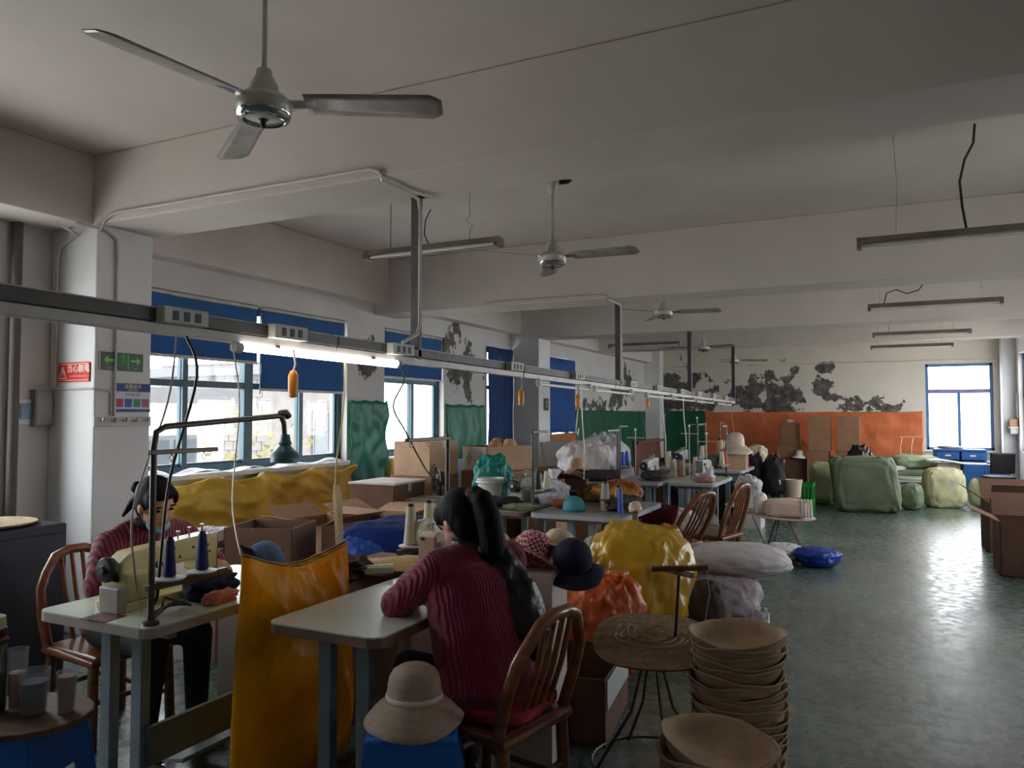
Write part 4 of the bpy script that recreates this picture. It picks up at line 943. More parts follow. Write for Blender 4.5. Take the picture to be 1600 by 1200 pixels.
# ================================================================== people
SKIN = mat('skin', S(196, 146, 118), .5, .05, 20)
HAIR = mat('hair_black', S(12, 9, 9), .6, .3, 60, spec=.15, bump=.35, bscale=140, stretch=(1, 1, .15))
TROU = mat('trousers_dark', S(24, 22, 30), .8, .2)
def knit(name, c, c2, sc_, axis='X'):
    m = bpy.data.materials.new(name); m.use_nodes = True; N = m.node_tree.nodes; L = m.node_tree.links; p = N['Principled BSDF']
    tc = N.new('ShaderNodeTexCoord'); wv = N.new('ShaderNodeTexWave'); wv.bands_direction = axis; wv.inputs['Scale'].default_value = sc_; wv.inputs['Distortion'].default_value = 1.2; wv.inputs['Detail'].default_value = 2
    L.new(tc.outputs['Object'], wv.inputs['Vector']); rp = N.new('ShaderNodeValToRGB'); L.new(wv.outputs[0], rp.inputs[0])
    rp.color_ramp.elements[0].color = (*c, 1); rp.color_ramp.elements[1].color = (*c2, 1); L.new(rp.outputs[0], p.inputs['Base Color'])
    p.inputs['Roughness'].default_value = .85; p.inputs['Sheen Weight'].default_value = .3
    b = N.new('ShaderNodeBump'); b.inputs['Strength'].default_value = .6; b.inputs['Distance'].default_value = .006; L.new(wv.outputs[0], b.inputs['Height']); L.new(b.outputs[0], p.inputs['Normal'])
    return m
def chain(b, pts, rs, n=14):
    """closed tapered limb: spheres at the joints with a tube between"""
    P = [Vector(p) for p in pts]
    for p, r in zip(P, rs): b.sph(p, r if not isinstance(r, tuple) else r, n, 10)
    for i in range(len(P)-1):
        r0 = rs[i] if not isinstance(rs[i], tuple) else min(rs[i]); r1 = rs[i+1] if not isinstance(rs[i+1], tuple) else min(rs[i+1])
        k = max(2, int((P[i+1]-P[i]).length/.03))
        if isinstance(rs[i], tuple) and isinstance(rs[i+1], tuple):
            for j in range(1, k): ell(b, P[i].lerp(P[i+1], j/k), tuple(a_+(c_-a_)*j/k for a_, c_ in zip(rs[i], rs[i+1])))
        b.tube([P[i].lerp(P[i+1], j/k) for j in range(k+1)], [r0+(r1-r0)*j/k for j in range(k+1)], n)
def ell(b, c, r, M=None, n=18, m=12):
    q = B().sph((0, 0, 0), r, n, m); M = M or Matrix.Identity(3)
    b.add([M @ Vector(v)+Vector(c) for v in q.v], q.f)
def remesh(o, vox, it=5, fac=.5):
    md = o.modifiers.new('remesh', 'REMESH'); md.mode = 'VOXEL'; md.voxel_size = vox; md.use_smooth_shade = True
    if it: sm = o.modifiers.new('smooth', 'SMOOTH'); sm.iterations = it; sm.factor = fac
def hand(b, wrist, fdir, up, side, curl=.6, s=1.0):
    """palm with four unequal bent fingers and a thumb leaving its side; side = +1 thumb on the cross(fdir, up) side"""
    f = Vector(fdir).normalized(); u = Vector(up); u = (u-f*u.dot(f)).normalized(); r = f.cross(u)*side; w_ = Vector(wrist)
    M = Matrix((f, r, u)).transposed()
    ell(b, w_+f*.045*s, (.05*s, .042*s, .018*s), M)
    for k, L_ in enumerate((.068, .078, .072, .056)):
        o_ = (1.5-k)*.0195*s; base = w_+f*.078*s+r*o_
        a = curl*(.5+.06*k); p1 = base+(f*math.cos(a)-u*math.sin(a))*L_*.45*s; a2 = a+curl*.8; p2 = p1+(f*math.cos(a2)-u*math.sin(a2))*L_*.32*s; a3 = a2+curl*.5; p3 = p2+(f*math.cos(a3)-u*math.sin(a3))*L_*.25*s
        chain(b, [base-f*.012, p1, p2, p3], [.0098*s, .009*s, .0083*s, .0074*s], 8)
    t0 = w_+f*.03*s+r*.034*s; t1 = t0+(f*.6+r*.75-u*.2).normalized()*.036*s; t2 = t1+(f*.9+r*.3-u*.35).normalized()*.03*s
    chain(b, [t0-r*.012, t1, t2], [.0125*s, .0105*s, .0085*s], 8)

def head(b, c, M):
    """head with brow, eye hollows, nose, lips, chin and ears; local x = face, z = up"""
    def e(o, r): ell(b, Vector(c)+M @ Vector(o), r, M)
    e((-.012, 0, .02), (.094, .076, .098)); e((.012, 0, -.03), (.07, .062, .085)); e((.052, 0, -.082), (.03, .03, .022))
    e((.03, .034, -.045), (.042, .026, .04)); e((.03, -.034, -.045), (.042, .026, .04))
    e((.068, 0, .022), (.02, .052, .012)); e((.078, 0, -.012), (.012, .009, .026)); e((.088, 0, -.03), (.013, .014, .011))
    e((.072, 0, -.056), (.014, .024, .006)); e((.07, 0, -.066), (.013, .02, .006))
    for s_ in (-1, 1): e((-.005, s_*.077, -.012), (.02, .008, .03))
def person(name, label, loc, rz, J, jacket, hairfn, extras, bulk=1.0):
    t = thing(name, label, 'person', loc, rz)
    hd = J['head']; HM = Matrix.Rotation(J.get('hz', 0), 3, 'Z') @ Matrix.Rotation(J['hp'], 3, 'Y') @ Matrix.Rotation(J.get('hr', 0), 3, 'X')
    body = B()
    head(body, hd, HM)
    chain(body, [J['neck'], Vector(J['neck']).lerp(Vector(hd)+HM @ Vector((-.03, 0, -.06)), .6), Vector(hd)+HM @ Vector((-.02, 0, -.05))], [.056, .05, .05])
    chain(body, [J['hip'], J['waist'], J['chest'], J['neck']], [(.12, .15, .1), (.1, .13, .1), (.1, .15, .11), .055])
    for s_ in ('l', 'r'):
        chain(body, [J['sh_'+s_], J['el_'+s_], J['wr_'+s_]], [.045, .038, .027])
        chain(body, [Vector(J['chest']).lerp(Vector(J['neck']), .45), J['sh_'+s_]], [.05, .045])
        hand(body, J['wr_'+s_], J['hd_'+s_], (0, 0, 1), 1 if s_ == 'l' else -1, .5, .95)
        chain(body, [J['hj_'+s_], J['kn_'+s_], J['an_'+s_]], [.07, .05, .036]); chain(body, [J['an_'+s_], J['to_'+s_]], [.036, .028])
    o = body.obj('body', SKIN, t); remesh(o, .0055, 3, .5)
    for s_ in (-1, 1):                                   # eyes: lids half closed over dark eyes, brows
        c = Vector(hd)+HM @ Vector((.073, s_*.031, .004)); q = B(); ell(q, c, (.009, .013, .006), HM); q.obj('eye', HAIR, t, smooth=60)
        q = B(); ell(q, Vector(hd)+HM @ Vector((.08, s_*.033, .027)), (.006, .021, .004), HM); q.obj('eyebrow', HAIR, t, smooth=60)
    q = B(); ell(q, Vector(hd)+HM @ Vector((.082, 0, -.061)), (.007, .021, .008), HM); q.obj('lips', mat('lips', S(160, 92, 84), .5), t, smooth=60)
    # jacket: torso, hood of the shoulders and two sleeves, one garment
    j = B()
    chain(j, [J['hip'], J['waist'], J['chest']], [(.15*bulk, .19*bulk, .11), (.15*bulk, .185*bulk, .13), (.14*bulk, .19*bulk, .14)])
    up = (Vector(J['neck'])-Vector(J['chest'])).normalized()
    ell(j, Vector(J['chest'])+up*.07, (.11, .16, .1))
    chain(j, [Vector(J['neck'])-up*.03, Vector(J['neck'])+up*.012], [.074, .066])
    for s_ in ('l', 'r'):
        chain(j, [Vector(J['chest'])+up*.09, J['sh_'+s_]], [.085, .078]); chain(j, [Vector(J['neck'])-up*.025, Vector(J['sh_'+s_])+Vector((0, 0, .01))], [.07, .07])
        e_, w_ = Vector(J['el_'+s_]), Vector(J['wr_'+s_])
        chain(j, [J['sh_'+s_], e_, w_.lerp(e_, .12)], [.078, .066, .048])
        chain(j, [w_.lerp(e_, .16), w_.lerp(e_, .1)], [.052, .05])
    o = j.obj('jacket', jacket, t); remesh(o, .009, 6, .5)
    tx = bpy.data.textures.new('folds', 'CLOUDS'); tx.noise_scale = .09
    dm = o.modifiers.new('folds', 'DISPLACE'); dm.texture = tx; dm.strength = .022; dm.mid_level = .5; dm.texture_coords = 'LOCAL'
    tr_ = B()
    for s_ in ('l', 'r'):
        chain(tr_, [J['hj_'+s_], J['kn_'+s_], Vector(J['an_'+s_])+Vector((0, 0, .02))], [.095, .07, .05])
    ell(tr_, J['hip'], (.135, .175, .1))
    o = tr_.obj('trousers', TROU, t); remesh(o, .01, 5)
    for s_ in ('l', 'r'):
        sh = B(); a_, b_ = Vector(J['an_'+s_]), Vector(J['to_'+s_]); d = (b_-a_); d.z = 0; d.normalize()
        chain(sh, [a_-d*.03+Vector((0, 0, -.035)), b_+Vector((0, 0, .0))], [.042, .038]); o = sh.obj('shoe', DARK, t); remesh(o, .007, 4)
    # hair: close cap plus tail or bun
    h = B()
    def e(o_, r): ell(h, Vector(hd)+HM @ Vector(o_), r, HM, 22, 16)
    e((-.026, 0, .03), (.098, .087, .1)); e((-.045, 0, -.02), (.068, .08, .09)); e((.03, 0, .075), (.05, .066, .04))
    for s_ in (-1, 1): e((.03, s_*.06, .045), (.04, .018, .04)); e((-.03, s_*.074, .015), (.03, .012, .05))
    hairfn(h, hd, HM)
    o = h.obj('hair', HAIR, t); remesh(o, .006, 3, .4)
    extras(t, hd, HM, J)
    return t
V = Vector
# woman with a ponytail: turned towards her machine, head bowed
JR = dict(hip=(.0, 0, .55), waist=(.04, 0, .68), chest=(.1, 0, .87), neck=(.15, .0, 1.02), head=(.2, .02, 1.12), hp=.5, hz=.22,
          sh_l=(.12, .175, .955), el_l=(.27, .26, .81), wr_l=(.44, .1, .83), hd_l=(.8, -.4, -.12),
          sh_r=(.13, -.175, .955), el_r=(.24, -.25, .8), wr_r=(.44, -.09, .83), hd_r=(.9, .3, -.12),
          hj_l=(.03, .09, .52), kn_l=(.43, .12, .5), an_l=(.4, .13, .09), to_l=(.53, .15, .04),
          hj_r=(.03, -.09, .52), kn_r=(.43, -.12, .5), an_r=(.36, -.13, .09), to_r=(.49, -.15, .04))
CRIM = knit('knit_crimson', S(146, 20, 66), S(106, 14, 50), 26, 'Y')
def pony(h, hd, HM):
    P = [V(hd)+HM @ V(o) for o in ((-.1, 0, .06), (-.135, 0, .055), (-.155, 0, .02))]
    q = P[-1]; P += [q+V((-.03, -.01, -.07)), q+V((-.045, -.02, -.16)), q+V((-.06, -.03, -.26)), q+V((-.07, -.05, -.36))]
    chain(h, P, [.03, .036, .046, .052, .052, .044, .018])
def exR(t, hd, HM, J):
    q = B().tube([V(hd)+HM @ V((-.118, .03*math.cos(a*PI/6), .06+.03*math.sin(a*PI/6))) for a in range(13)], .006, 6); q.obj('hair_tie', mat('tie_red', S(120, 20, 40), .6), t, smooth=60)
    v = B(); chain(v, [(.05, -.04, 1.0), (.0, -.1, .87), (-.05, -.11, .74), (-.06, -.11, .66)], [.07, .095, .105, .085])
    o = v.obj('black_vest', mat('vest_black', S(14, 14, 16), .35, .2, 20, bump=.5, bscale=22), t); remesh(o, .009, 5)
    o.modifiers.new('folds', 'DISPLACE').texture = bpy.data.textures['folds']; o.modifiers['folds'].strength = .03
    v = B().lathe([(.07, 0), (.078, .02), (.07, .04)], 20, (J['neck'][0], 0, J['neck'][2]-.0), capb=False, capt=False); v.obj('collar', mat('vest_black', (0, 0, 0)), t, smooth=60, solid=.01)
person('person', 'seated woman in a crimson knit jacket with a black ponytail, seen from behind', (-1.37, 2.63, 0), R_(152), JR, CRIM, pony, exR, 1.18)
# woman with a mask: leaning over the machine, face towards the viewer
JL = dict(hip=(.0, 0, .55), waist=(.06, 0, .68), chest=(.16, -.0, .86), neck=(.24, -.02, 1.03), head=(.33, -.04, 1.13), hp=.42, hz=-.12, hr=.12,
          sh_l=(.2, .175, .95), el_l=(.34, .27, .8), wr_l=(.5, .16, .84), hd_l=(.9, -.2, -.15),
          sh_r=(.2, -.185, .94), el_r=(.28, -.29, .78), wr_r=(.46, -.16, .84), hd_r=(.8, .5, -.1),
          hj_l=(.03, .09, .52), kn_l=(.43, .12, .5), an_l=(.42, .13, .09), to_l=(.55, .15, .04),
          hj_r=(.03, -.09, .52), kn_r=(.43, -.12, .5), an_r=(.4, -.13, .09), to_r=(.53, -.15, .04))
def bun(h, hd, HM):
    c = V(hd)+HM @ V((-.12, .0, .0))
    for o, r in (((0, 0, 0), .045), ((-.03, .02, -.02), .035), ((-.02, -.03, .02), .03)): ell(h, c+HM @ V(o), (r, r, r))
    chain(h, [c, c+V((-.06, -.02, -.05)), c+V((-.12, -.03, -.12))], [.03, .022, .008]); chain(h, [c, c+V((-.05, .03, -.02)), c+V((-.1, .03, -.05))], [.02, .014, .006])
def exL(t, hd, HM, J):
    m_ = B(); ell(m_, V(hd)+HM @ V((.035, 0, -.092)), (.05, .056, .03), HM @ Matrix.Rotation(.35, 3, 'Y')); m_.obj('face_mask', mat('mask_blue', S(120, 176, 188), .7, .08), t, smooth=60)
    s_ = B()
    for k in (-1, 1): s_.tube([V(hd)+HM @ V(p) for p in ((.02, k*.058, -.08), (.0, k*.072, -.04), (-.015, k*.082, .0))], .0025, 5)
    s_.obj('mask_strap', TW, t, smooth=60)
    n_ = V(J['neck']); v = B().lathe([(.075, 0), (.085, .02), (.07, .04)], 20, n_-V((.01, 0, .02)), capb=False, capt=False); v.obj('scarf', mat('scarf_dark', S(40, 34, 44), .8), t, smooth=60, solid=.014)
    v = B().tube([n_+V((.07, -.03, .0)), n_+V((.09, -.03, -.08)), n_+V((.09, -.03, -.18))], .005, 6); v.obj('lanyard', mat('lanyard_pink', S(210, 60, 90), .5), t, smooth=60)
CRIM2 = knit('knit_crimson_stripe', S(150, 26, 62), S(64, 16, 34), 16, 'Y')
person('person', 'seated woman in a striped crimson jacket with a blue face mask under her chin', (-3.44, 2.6, 0), R_(-3), JL, CRIM2, bun, exL)
# ================================================================== things around the near tables
STRAWC = mat('straw_cream', S(222, 204, 168), .7, .1, 40, bump=.3, bscale=110)
STRAWT = mat('straw_tan', S(196, 160, 120), .7, .15, 30, bump=.3, bscale=100)
def gingham():
    m = bpy.data.materials.new('gingham'); m.use_nodes = True; N = m.node_tree.nodes; L = m.node_tree.links; p = N['Principled BSDF']
    tc = N.new('ShaderNodeTexCoord'); ck = N.new('ShaderNodeTexChecker'); ck.inputs['Scale'].default_value = 75
    ck.inputs['Color1'].default_value = (*S(160, 30, 52), 1); ck.inputs['Color2'].default_value = (*S(226, 190, 190), 1)
    L.new(tc.outputs['Object'], ck.inputs['Vector']); L.new(ck.outputs[0], p.inputs['Base Color']); p.inputs['Roughness'].default_value = .8; return m
GING = gingham()
carton('tall white carton standing behind the seated ponytail woman', (-1.46, 3.28, 0), (.2, .24, .84), .1, CARDP)
sun_hat('red gingham hat tilted on the tall white carton', (-1.5, 3.24, .86), GING, None, rot=(-.5, .35, .4), s=.98, ch=.13, droop=.03)
sun_hat('cream straw hat leaning beside the red gingham hat', (-1.42, 3.38, .87), STRAWC, None, rot=(-.35, .5, .9), s=.85, droop=.04)
cap('navy cap hanging at the end of the hats behind the woman', (-1.3, 3.3, .87), (.25, .45, -.7), NAVYF, NAVYF)
sun_hat('wavy tan straw hat lying behind the ponytail', (-1.78, 3.42, .79), STRAWT, None, rot=(.25, .2, .0), s=1.05, droop=.05, wav=.03)
carton('dark carton under the straw disc left of the mint table', (-2.4, 3.42, 0), (.5, .56, .755), 0, CARDD)
o = B().lathe([(.004, .012), (.07, .016), (.12, .008), (.19, .004), (.2, .01), (.19, .012), (.12, .016), (.07, .03), (.004, .028)], 40, fn=lambda p, a, i: Vector((p.x, p.y, p.z+.012*math.sin(2*a)*math.hypot(p.x, p.y)/.2))).obj('straw_disc', mat('straw_disc', S(178, 146, 96), .7, .15, 30, bump=.4, bscale=90), smooth=60)
o.location = (-2.25, 3.33, .785); tag(o, 'round straw disc lying left of the pinkish sewing machine', 'straw disc')
t = thing('plastic_rail', 'long pale green plastic bar lying in front of the straw disc', 'plastic bar', (-2.3, 3.07, .775), R_(40)); B().bb(-.14, .14, -.03, .03, 0, .035).obj('bar', mat('bar_pale', S(206, 212, 184), .4), t, bev=.006); B().bb(-.14, .14, -.012, .012, .035, .04).obj('ridge', MATS['bar_pale'], t)
o = B().blob((0, 0, 0), (.3, .3, .12), .8, .8, .5, 4, 31, 34, 16, flat=.2).obj('scrap_heap', mat('scrap_dark', S(58, 44, 40), .9, .5, 20), smooth=60); o.location = (-2.42, 3.02, .8); tag(o, 'dark heap of scraps beside the far corner of the yellow bag', 'scraps')

# bags and sacks on the floor right of the near tables
YFILM = mat('film_yellow', S(204, 160, 34), .3, .15, 3, bump=.35, bscale=5, trans=.2, coat=.3)
YFILM2 = mat('film_amber', S(190, 132, 20), .35, .15, 3, bump=.25, bscale=5, trans=.2)
ORBAG = mat('bag_orange', S(206, 98, 50), .35, .2, 4, bump=.35, bscale=7, trans=.15)
SACKW = mat('sack_white', S(212, 204, 208), .65, .08, 4, bump=.2, bscale=40)
SACKG = mat('sack_mauve', S(166, 152, 160), .6, .12, 4, bump=.25, bscale=30)
SACKO = mat('sack_olive', S(116, 126, 100), .6, .12, 3, bump=.2, bscale=30)
SACKOL = mat('sack_olive_light', S(166, 168, 132), .6, .12, 3, bump=.2, bscale=30)
SACKC = mat('sack_cream', S(212, 204, 160), .6, .1, 3, bump=.2, bscale=30)
def sack(name, label, loc, d, m, rz=0, seed=1, e=.55, e2=.6, amp=.12, fine=.12, flat=.06, cat='sack', group=None, tie=None, nu=92, nv=56, fr=1.7, lean=0, tilt=None, patch=None):
    t = thing(name, label, cat, loc, rz, group)
    def fn(p, q): 
        p.x += lean*(p.z+d[2]/2); return p
    B().blob((0, 0, d[2]/2*(1-flat)), d, e, e2, amp, fr, seed, nu, nv, flat, fn, fine).obj('sack_body', m, t, smooth=180)
    if tie:
        x, y, z = tie
        B().lathe([(.02, -.05), (.045, -.03), (.02, 0), (.035, .03), (.06, .07), (.05, .085)], 16, (x, y, z), fn=lambda p, a, i: Vector((p.x*(1+.2*math.sin(5*a)), p.y*(1+.2*math.sin(4*a)), p.z))).obj('tied_neck', m, t, smooth=60)
        B().tube([(x+.022*math.cos(a*PI/6), y+.022*math.sin(a*PI/6), z) for a in range(13)], .006, 6).obj('tie_string', STR, t, smooth=60)
    if patch:
        B().box(patch[0], patch[1], rz=patch[2], rx=patch[3]).obj('paper_label', CARDP, t)
    return t
sack('yellow_sack', 'glossy yellow film sack bulging behind the round straw stand', (-1.6, 5.2, 0), (.78, .7, .8), YFILM, .3, 3, .7, .75, .16, .22, .05, 'bag', lean=.04)
sack('yellow_sack', 'flat amber yellow bag slumped left of the glossy yellow sack', (-2.12, 4.72, 0), (.5, .5, .74), YFILM2, -.2, 8, .6, .6, .12, .15, .05, 'bag')
sack('orange_bag', 'crumpled orange bag behind the open carton', (-1.5, 4.32, 0), (.46, .44, .62), ORBAG, .2, 5, .75, .8, .22, .25, .05, 'bag', tie=(.08, -.05, .56))
sack('dark_sack', 'dark grey sack squeezed between the yellow sack and the mauve sack', (-1.12, 5.35, 0), (.3, .36, .42), mat('sack_dark', S(70, 60, 58), .7, .2, 4), 0, 6, cat='sack')
sack('mauve_sack', 'mauve grey sack standing under the lying white sack', (-1.12, 5.95, 0), (.52, .5, .36), SACKG, .1, 9, .6, .65, .15, .15)
sack('white_sack', 'white woven sack lying on top with a pointed end over the floor', (-1.05, 6.1, .32), (.8, .46, .26), SACKW, .12, 12, .75, .9, .12, .12, .08)
o = B().blob((0, 0, .08), (.12, .1, .2), .8, .8, .5, 3, 44, 24, 16, flat=.05).obj('plastic_wrap', film('wrap_shiny', (.9, .86, .92), .5, .1), smooth=60); o.location = (-.82, 5.7, .0); tag(o, 'shiny clear wrap hanging beside the mauve sack', 'plastic film')
t = sack('white_bag', 'white half of a bag lying on the green floor', (-1.0, 8.6, 0), (.42, .3, .2), mat('bag_white', S(226, 226, 230), .5, .06, 4), .3, 15, .8, .8, .2, .2)
sack('blue_bag', 'shiny blue bag lying on the floor beside the white one', (-.66, 8.5, 0), (.44, .34, .2), mat('bag_blue', S(24, 66, 170), .3, .12, 4, coat=.3), -.3, 17, .8, .8, .2, .2)
o = B().blob((0, 0, .03), (.45, .3, .09), .8, .8, .45, 3, 51, 36, 16, flat=.1).obj('white_cloth', mat('cloth_floor', S(206, 212, 220), .7, .1, 5), smooth=60); o.location = (-1.25, 8.95, 0); tag(o, 'pale crumpled cloth on the floor next to the white bag', 'cloth')

# chairs farther along the aisle
bamboo_chair('bamboo chair leaning back behind the white sacks, left of its twin', (-1.78, 6.85, 0), R_(155), recl=.55, h=.88)
bamboo_chair('bamboo chair with an open hoop back right of its twin, facing the middle tables', (-1.52, 7.45, 0), R_(165), recl=.32, h=.9)
o = B().sheet(14, 14, lambda u, v: (-.2+.4*u, .02*math.sin(u*8)+.18*(.5-abs(v-.5))*2*0+.03*noise.noise(Vector((u*3, v*3, 2))), .3*v)).obj('maroon_cloth', mat('cloth_maroon', S(110, 24, 48), .85, .2, 6), smooth=180, solid=.012); o.location = (-1.86, 6.72, .46); o.rotation_euler = (.3, 0, 2.6); tag(o, 'maroon cloth hanging on the leaning bamboo chair', 'cloth')
sack('striped_bag', 'white plastic bag with a blue end behind the two bamboo chairs', (-1.95, 7.9, .3), (.42, .35, .3), SACKW, 0, 21, .8, .8, .2, .2, cat='bag')
carton('brown carton on the floor behind the hoop back chair', (-1.72, 8.4, 0), (.5, .4, .34), .2, CARDD)
carton('small open carton with papers beside the hoop back chair', (-1.5, 8.2, 0), (.28, .26, .2), -.3, CARD, True)

# round stand with folded pinkish cloths
def round_stand(label, loc, r, h):
    t = thing('round_stand', label, 'stand', loc)
    B().lathe([(.02, h-.02), (r*.9, h-.012), (r, h), (r*.98, h+.006), (.02, h+.004)], 40, fn=lambda p, a, i: Vector((p.x, p.y, p.z-.05*p.x))).obj('top', mat('stand_top', S(186, 172, 160), .6, .1, 8), t, smooth=50)
    F = [Vector((.24*math.cos(a), .24*math.sin(a), .01)) for a in (.3, 2.4, 4.5)]
    for q in F: B().tube([(q.x*.25, q.y*.25, h-.015), q], .009, 6).obj('leg', IRON, t, smooth=50)
    B().tube(F+[F[0]], .008, 6).obj('foot_frame', IRON, t, smooth=50)
    return t
round_stand('low round stand on wire legs carrying folded pinkish cloths', (-1.08, 9.1, 0), .37, .42)
PINKC = mat('cloth_pinkwhite', S(226, 196, 180), .8, .06, 5); WC = mat('cloth_cream', S(230, 222, 212), .8, .06, 5)
sack('folded_cloth', 'thick folded pinkish cloth on the round stand', (-1.02, 9.05, .425), (.46, .36, .2), PINKC, .2, 24, .5, .5, .08, .08, .1, 'cloth')
sack('folded_cloth', 'upright cream cloth roll at the left of the round stand', (-1.3, 9.12, .43), (.16, .32, .24), WC, .1, 25, .6, .7, .1, .1, .1, 'cloth')
t = thing('strap_coil', 'coil of white straps hanging off the round stand', 'straps', (-.8, 9.05, .43))
for k in range(4): B().tube([(.03*k-.04, -.1+.05*math.cos(a*PI/8)*(1+.2*k), .1+.09*math.sin(a*PI/8)) for a in range(17)], .012, 6).obj('strap', WC, t, smooth=60)
round_stand('empty wire stand half hidden behind the hoop back chair', (-1.55, 9.5, 0), .22, .46)

# ================================================================== middle and far sewing tables
GREYT = mat('top_grey', S(150, 152, 150), .35, .15, 5); SILV = mat('edge_silver', S(170, 172, 176), .4, .1)
LEGB = mat('leg_bluegrey', S(126, 138, 152), .45, .1)
sewing_table('cluttered grey sewing table with bags in the middle, nearest the windows', -3.36, -2.62, 5.6, 6.75, GREYT, EDGE, board=False)
sewing_table('cluttered grey sewing table with a teal cap in the middle of the line', -2.58, -1.8, 5.6, 6.75, GREYT, SILV, board=False)
sewing_table('grey sewing table with blue grey legs behind the leaning chair', -2.9, -2.35, 8.7, 9.85, GREYT, SILV, leg=LEGB, board=False)
sewing_table('white edged sewing table beside the blue grey one behind the chairs', -2.3, -1.75, 8.8, 9.95, MINT, SILV, leg=LEGB, board=False)
sewing_table('sewing table with the silvery hat, second last of the line', -2.45, -1.8, 11.0, 12.1, MINT, SILV, leg=LEGB, board=False)
sewing_table('sewing table by the dark bundles, closest to the windows of the far pair', -3.1, -2.5, 11.0, 12.1, GREYT, EDGE, leg=LEGB, board=False)
sewing_table('last sewing table of the line before the green crate', -2.6, -1.9, 13.2, 14.3, MINT, SILV, leg=LEGB, board=False)
GRGR = mat('machine_greygreen', S(120, 124, 112), .4, .15, 6)
sewing_machine('grey green sewing machine on the cluttered middle table', (-2.9, 6.25, .77), PI/2, GRGR)
sewing_machine('white sewing machine on the table behind the leaning chair', (-2.62, 9.25, .77), PI/2, GREYW)
sewing_machine('white sewing machine facing away on the white edged table', (-2.0, 9.4, .77), -PI/2, GREYW)
sewing_machine('pinkish sewing machine on the table with the silvery hat', (-2.15, 11.75, .77), -PI/2, PINKW)
sewing_machine('cream sewing machine on the last table of the line', (-2.25, 13.7, .77), PI/2, CREAM)
sewing_machine('white sewing machine by the dark bundles at the far pair', (-2.8, 11.6, .77), PI/2, GREYW)
for k, (x, y, a, lab) in enumerate(((-2.6, 5.72, 90, 'thread stand in front of the second column on the middle table'), (-2.2, 6.7, -90, 'thread stand at the back of the table with the teal cap'), (-2.86, 8.8, 90, 'pale thread stand on the blue grey legged table'), (-1.82, 9.9, -90, 'thread stand on the white edged table'), (-2.44, 11.1, 90, 'thread stand on the table with the silvery hat'), (-2.55, 13.3, 90, 'thread stand on the last table of the line'), (-2.52, 12.0, -90, 'thread stand of the far pair closest to the windows'))):
    ts = thread_stand(lab, (x, y, .77), R_(a))
COL = {'cream': CRMT, 'navy': NAVYT, 'red': mat('thread_red', S(170, 50, 44), .6, .1), 'grey': mat('thread_grey', S(150, 142, 134), .6, .1), 'black': mat('thread_black', S(28, 26, 28), .6, .1), 'blue': mat('thread_blue', S(50, 90, 180), .6, .1), 'tan': mat('thread_tan', S(190, 150, 116), .6, .1)}
for x, y, z, c_, h, r, lab in (
    (-2.6, 5.82, .935, 'black', .15, .03, 'black thread cone on the stand before the second column'), (-2.6, 6.0, .935, 'cream', .15, .03, 'cream thread cone beside the black one on the middle table'),
    (-2.06, 5.95, .77, 'grey', .24, .045, 'tall grey thread cone near the teal cap'), (-1.98, 6.05, .77, 'tan', .2, .045, 'tan thread cone right of the tall grey cone'), (-1.9, 5.85, .77, 'blue', .2, .025, 'thin blue thread cone at the edge near the teal cap'),
    (-2.86, 8.9, .935, 'blue', .17, .035, 'blue thread cone nearer the viewer on the blue grey legged table'), (-2.86, 9.07, .935, 'blue', .17, .035, 'blue thread cone behind its twin on the blue grey legged table'),
    (-2.42, 9.6, .77, 'cream', .24, .05, 'large cream cone left of the white sewing machine'), (-2.35, 9.75, .77, 'tan', .22, .05, 'tan cone beside the large cream cone'),
    (-2.2, 9.85, .77, 'cream', .26, .045, 'slim cream cone on the white edged table'), (-1.82, 9.8, .935, 'red', .18, .035, 'red thread cone on the stand of the white edged table'), (-1.82, 9.62, .935, 'cream', .18, .035, 'cream thread cone on the stand of the white edged table'),
    (-2.4, 11.18, .935, 'cream', .18, .04, 'cream cone on the stand by the silvery hat'), (-2.4, 11.36, .935, 'tan', .18, .04, 'tan cone on the stand by the silvery hat'),
    (-2.3, 12.0, .77, 'tan', .42, .07, 'very tall tan cone standing in front of the green sheet'), (-2.05, 12.02, .77, 'cream', .3, .045, 'tall cream cone left of the silvery hat'), (-1.9, 11.95, .77, 'red', .3, .04, 'tall cone with a red top beside the silvery hat'),
    (-2.9, 11.25, .77, 'cream', .26, .05, 'cream cone on the far pair near the windows'), (-2.7, 11.15, .77, 'navy', .2, .045, 'navy cone on the far pair near the windows'),
    (-2.5, 13.4, .935, 'cream', .18, .04, 'cream cone on the stand of the last table'), (-2.5, 13.56, .935, 'black', .18, .04, 'black cone on the stand of the last table')):
    cone(lab, (x, y, z), COL[c_], h, r)
t = thing('white_bucket', 'white plastic bucket on the middle table behind the ponytail', 'bucket', (-3.2, 6.12, .77)); 
B().lathe([(.085, 0), (.09, .004), (.12, .2), (.128, .2), (.128, .215), (.116, .215), (.086, .012), (.004, .01)], 28).obj('pail', mat('pail_white', S(222, 218, 212), .45), t, smooth=40)
B().lathe([(.13, .17), (.134, .18), (.13, .19)], 28, capb=False, capt=False).obj('rim', MATS['pail_white'], t, smooth=40)
TEAL = mat('cloth_teal', S(20, 130, 120), .5, .2, 5); TEALC = mat('cap_teal', S(70, 140, 152), .7, .1, 6)
sack('teal_cloth', 'bright teal bag heaped above the white bucket', (-3.32, 6.4, .77), (.36, .34, .4), TEAL, 0, 31, .8, .8, .3, .3, .08, 'bag')
cap('teal cap lying on the edge of the cluttered middle table', (-2.28, 5.82, .775), (0, .05, -1.2), TEALC, TEALC)
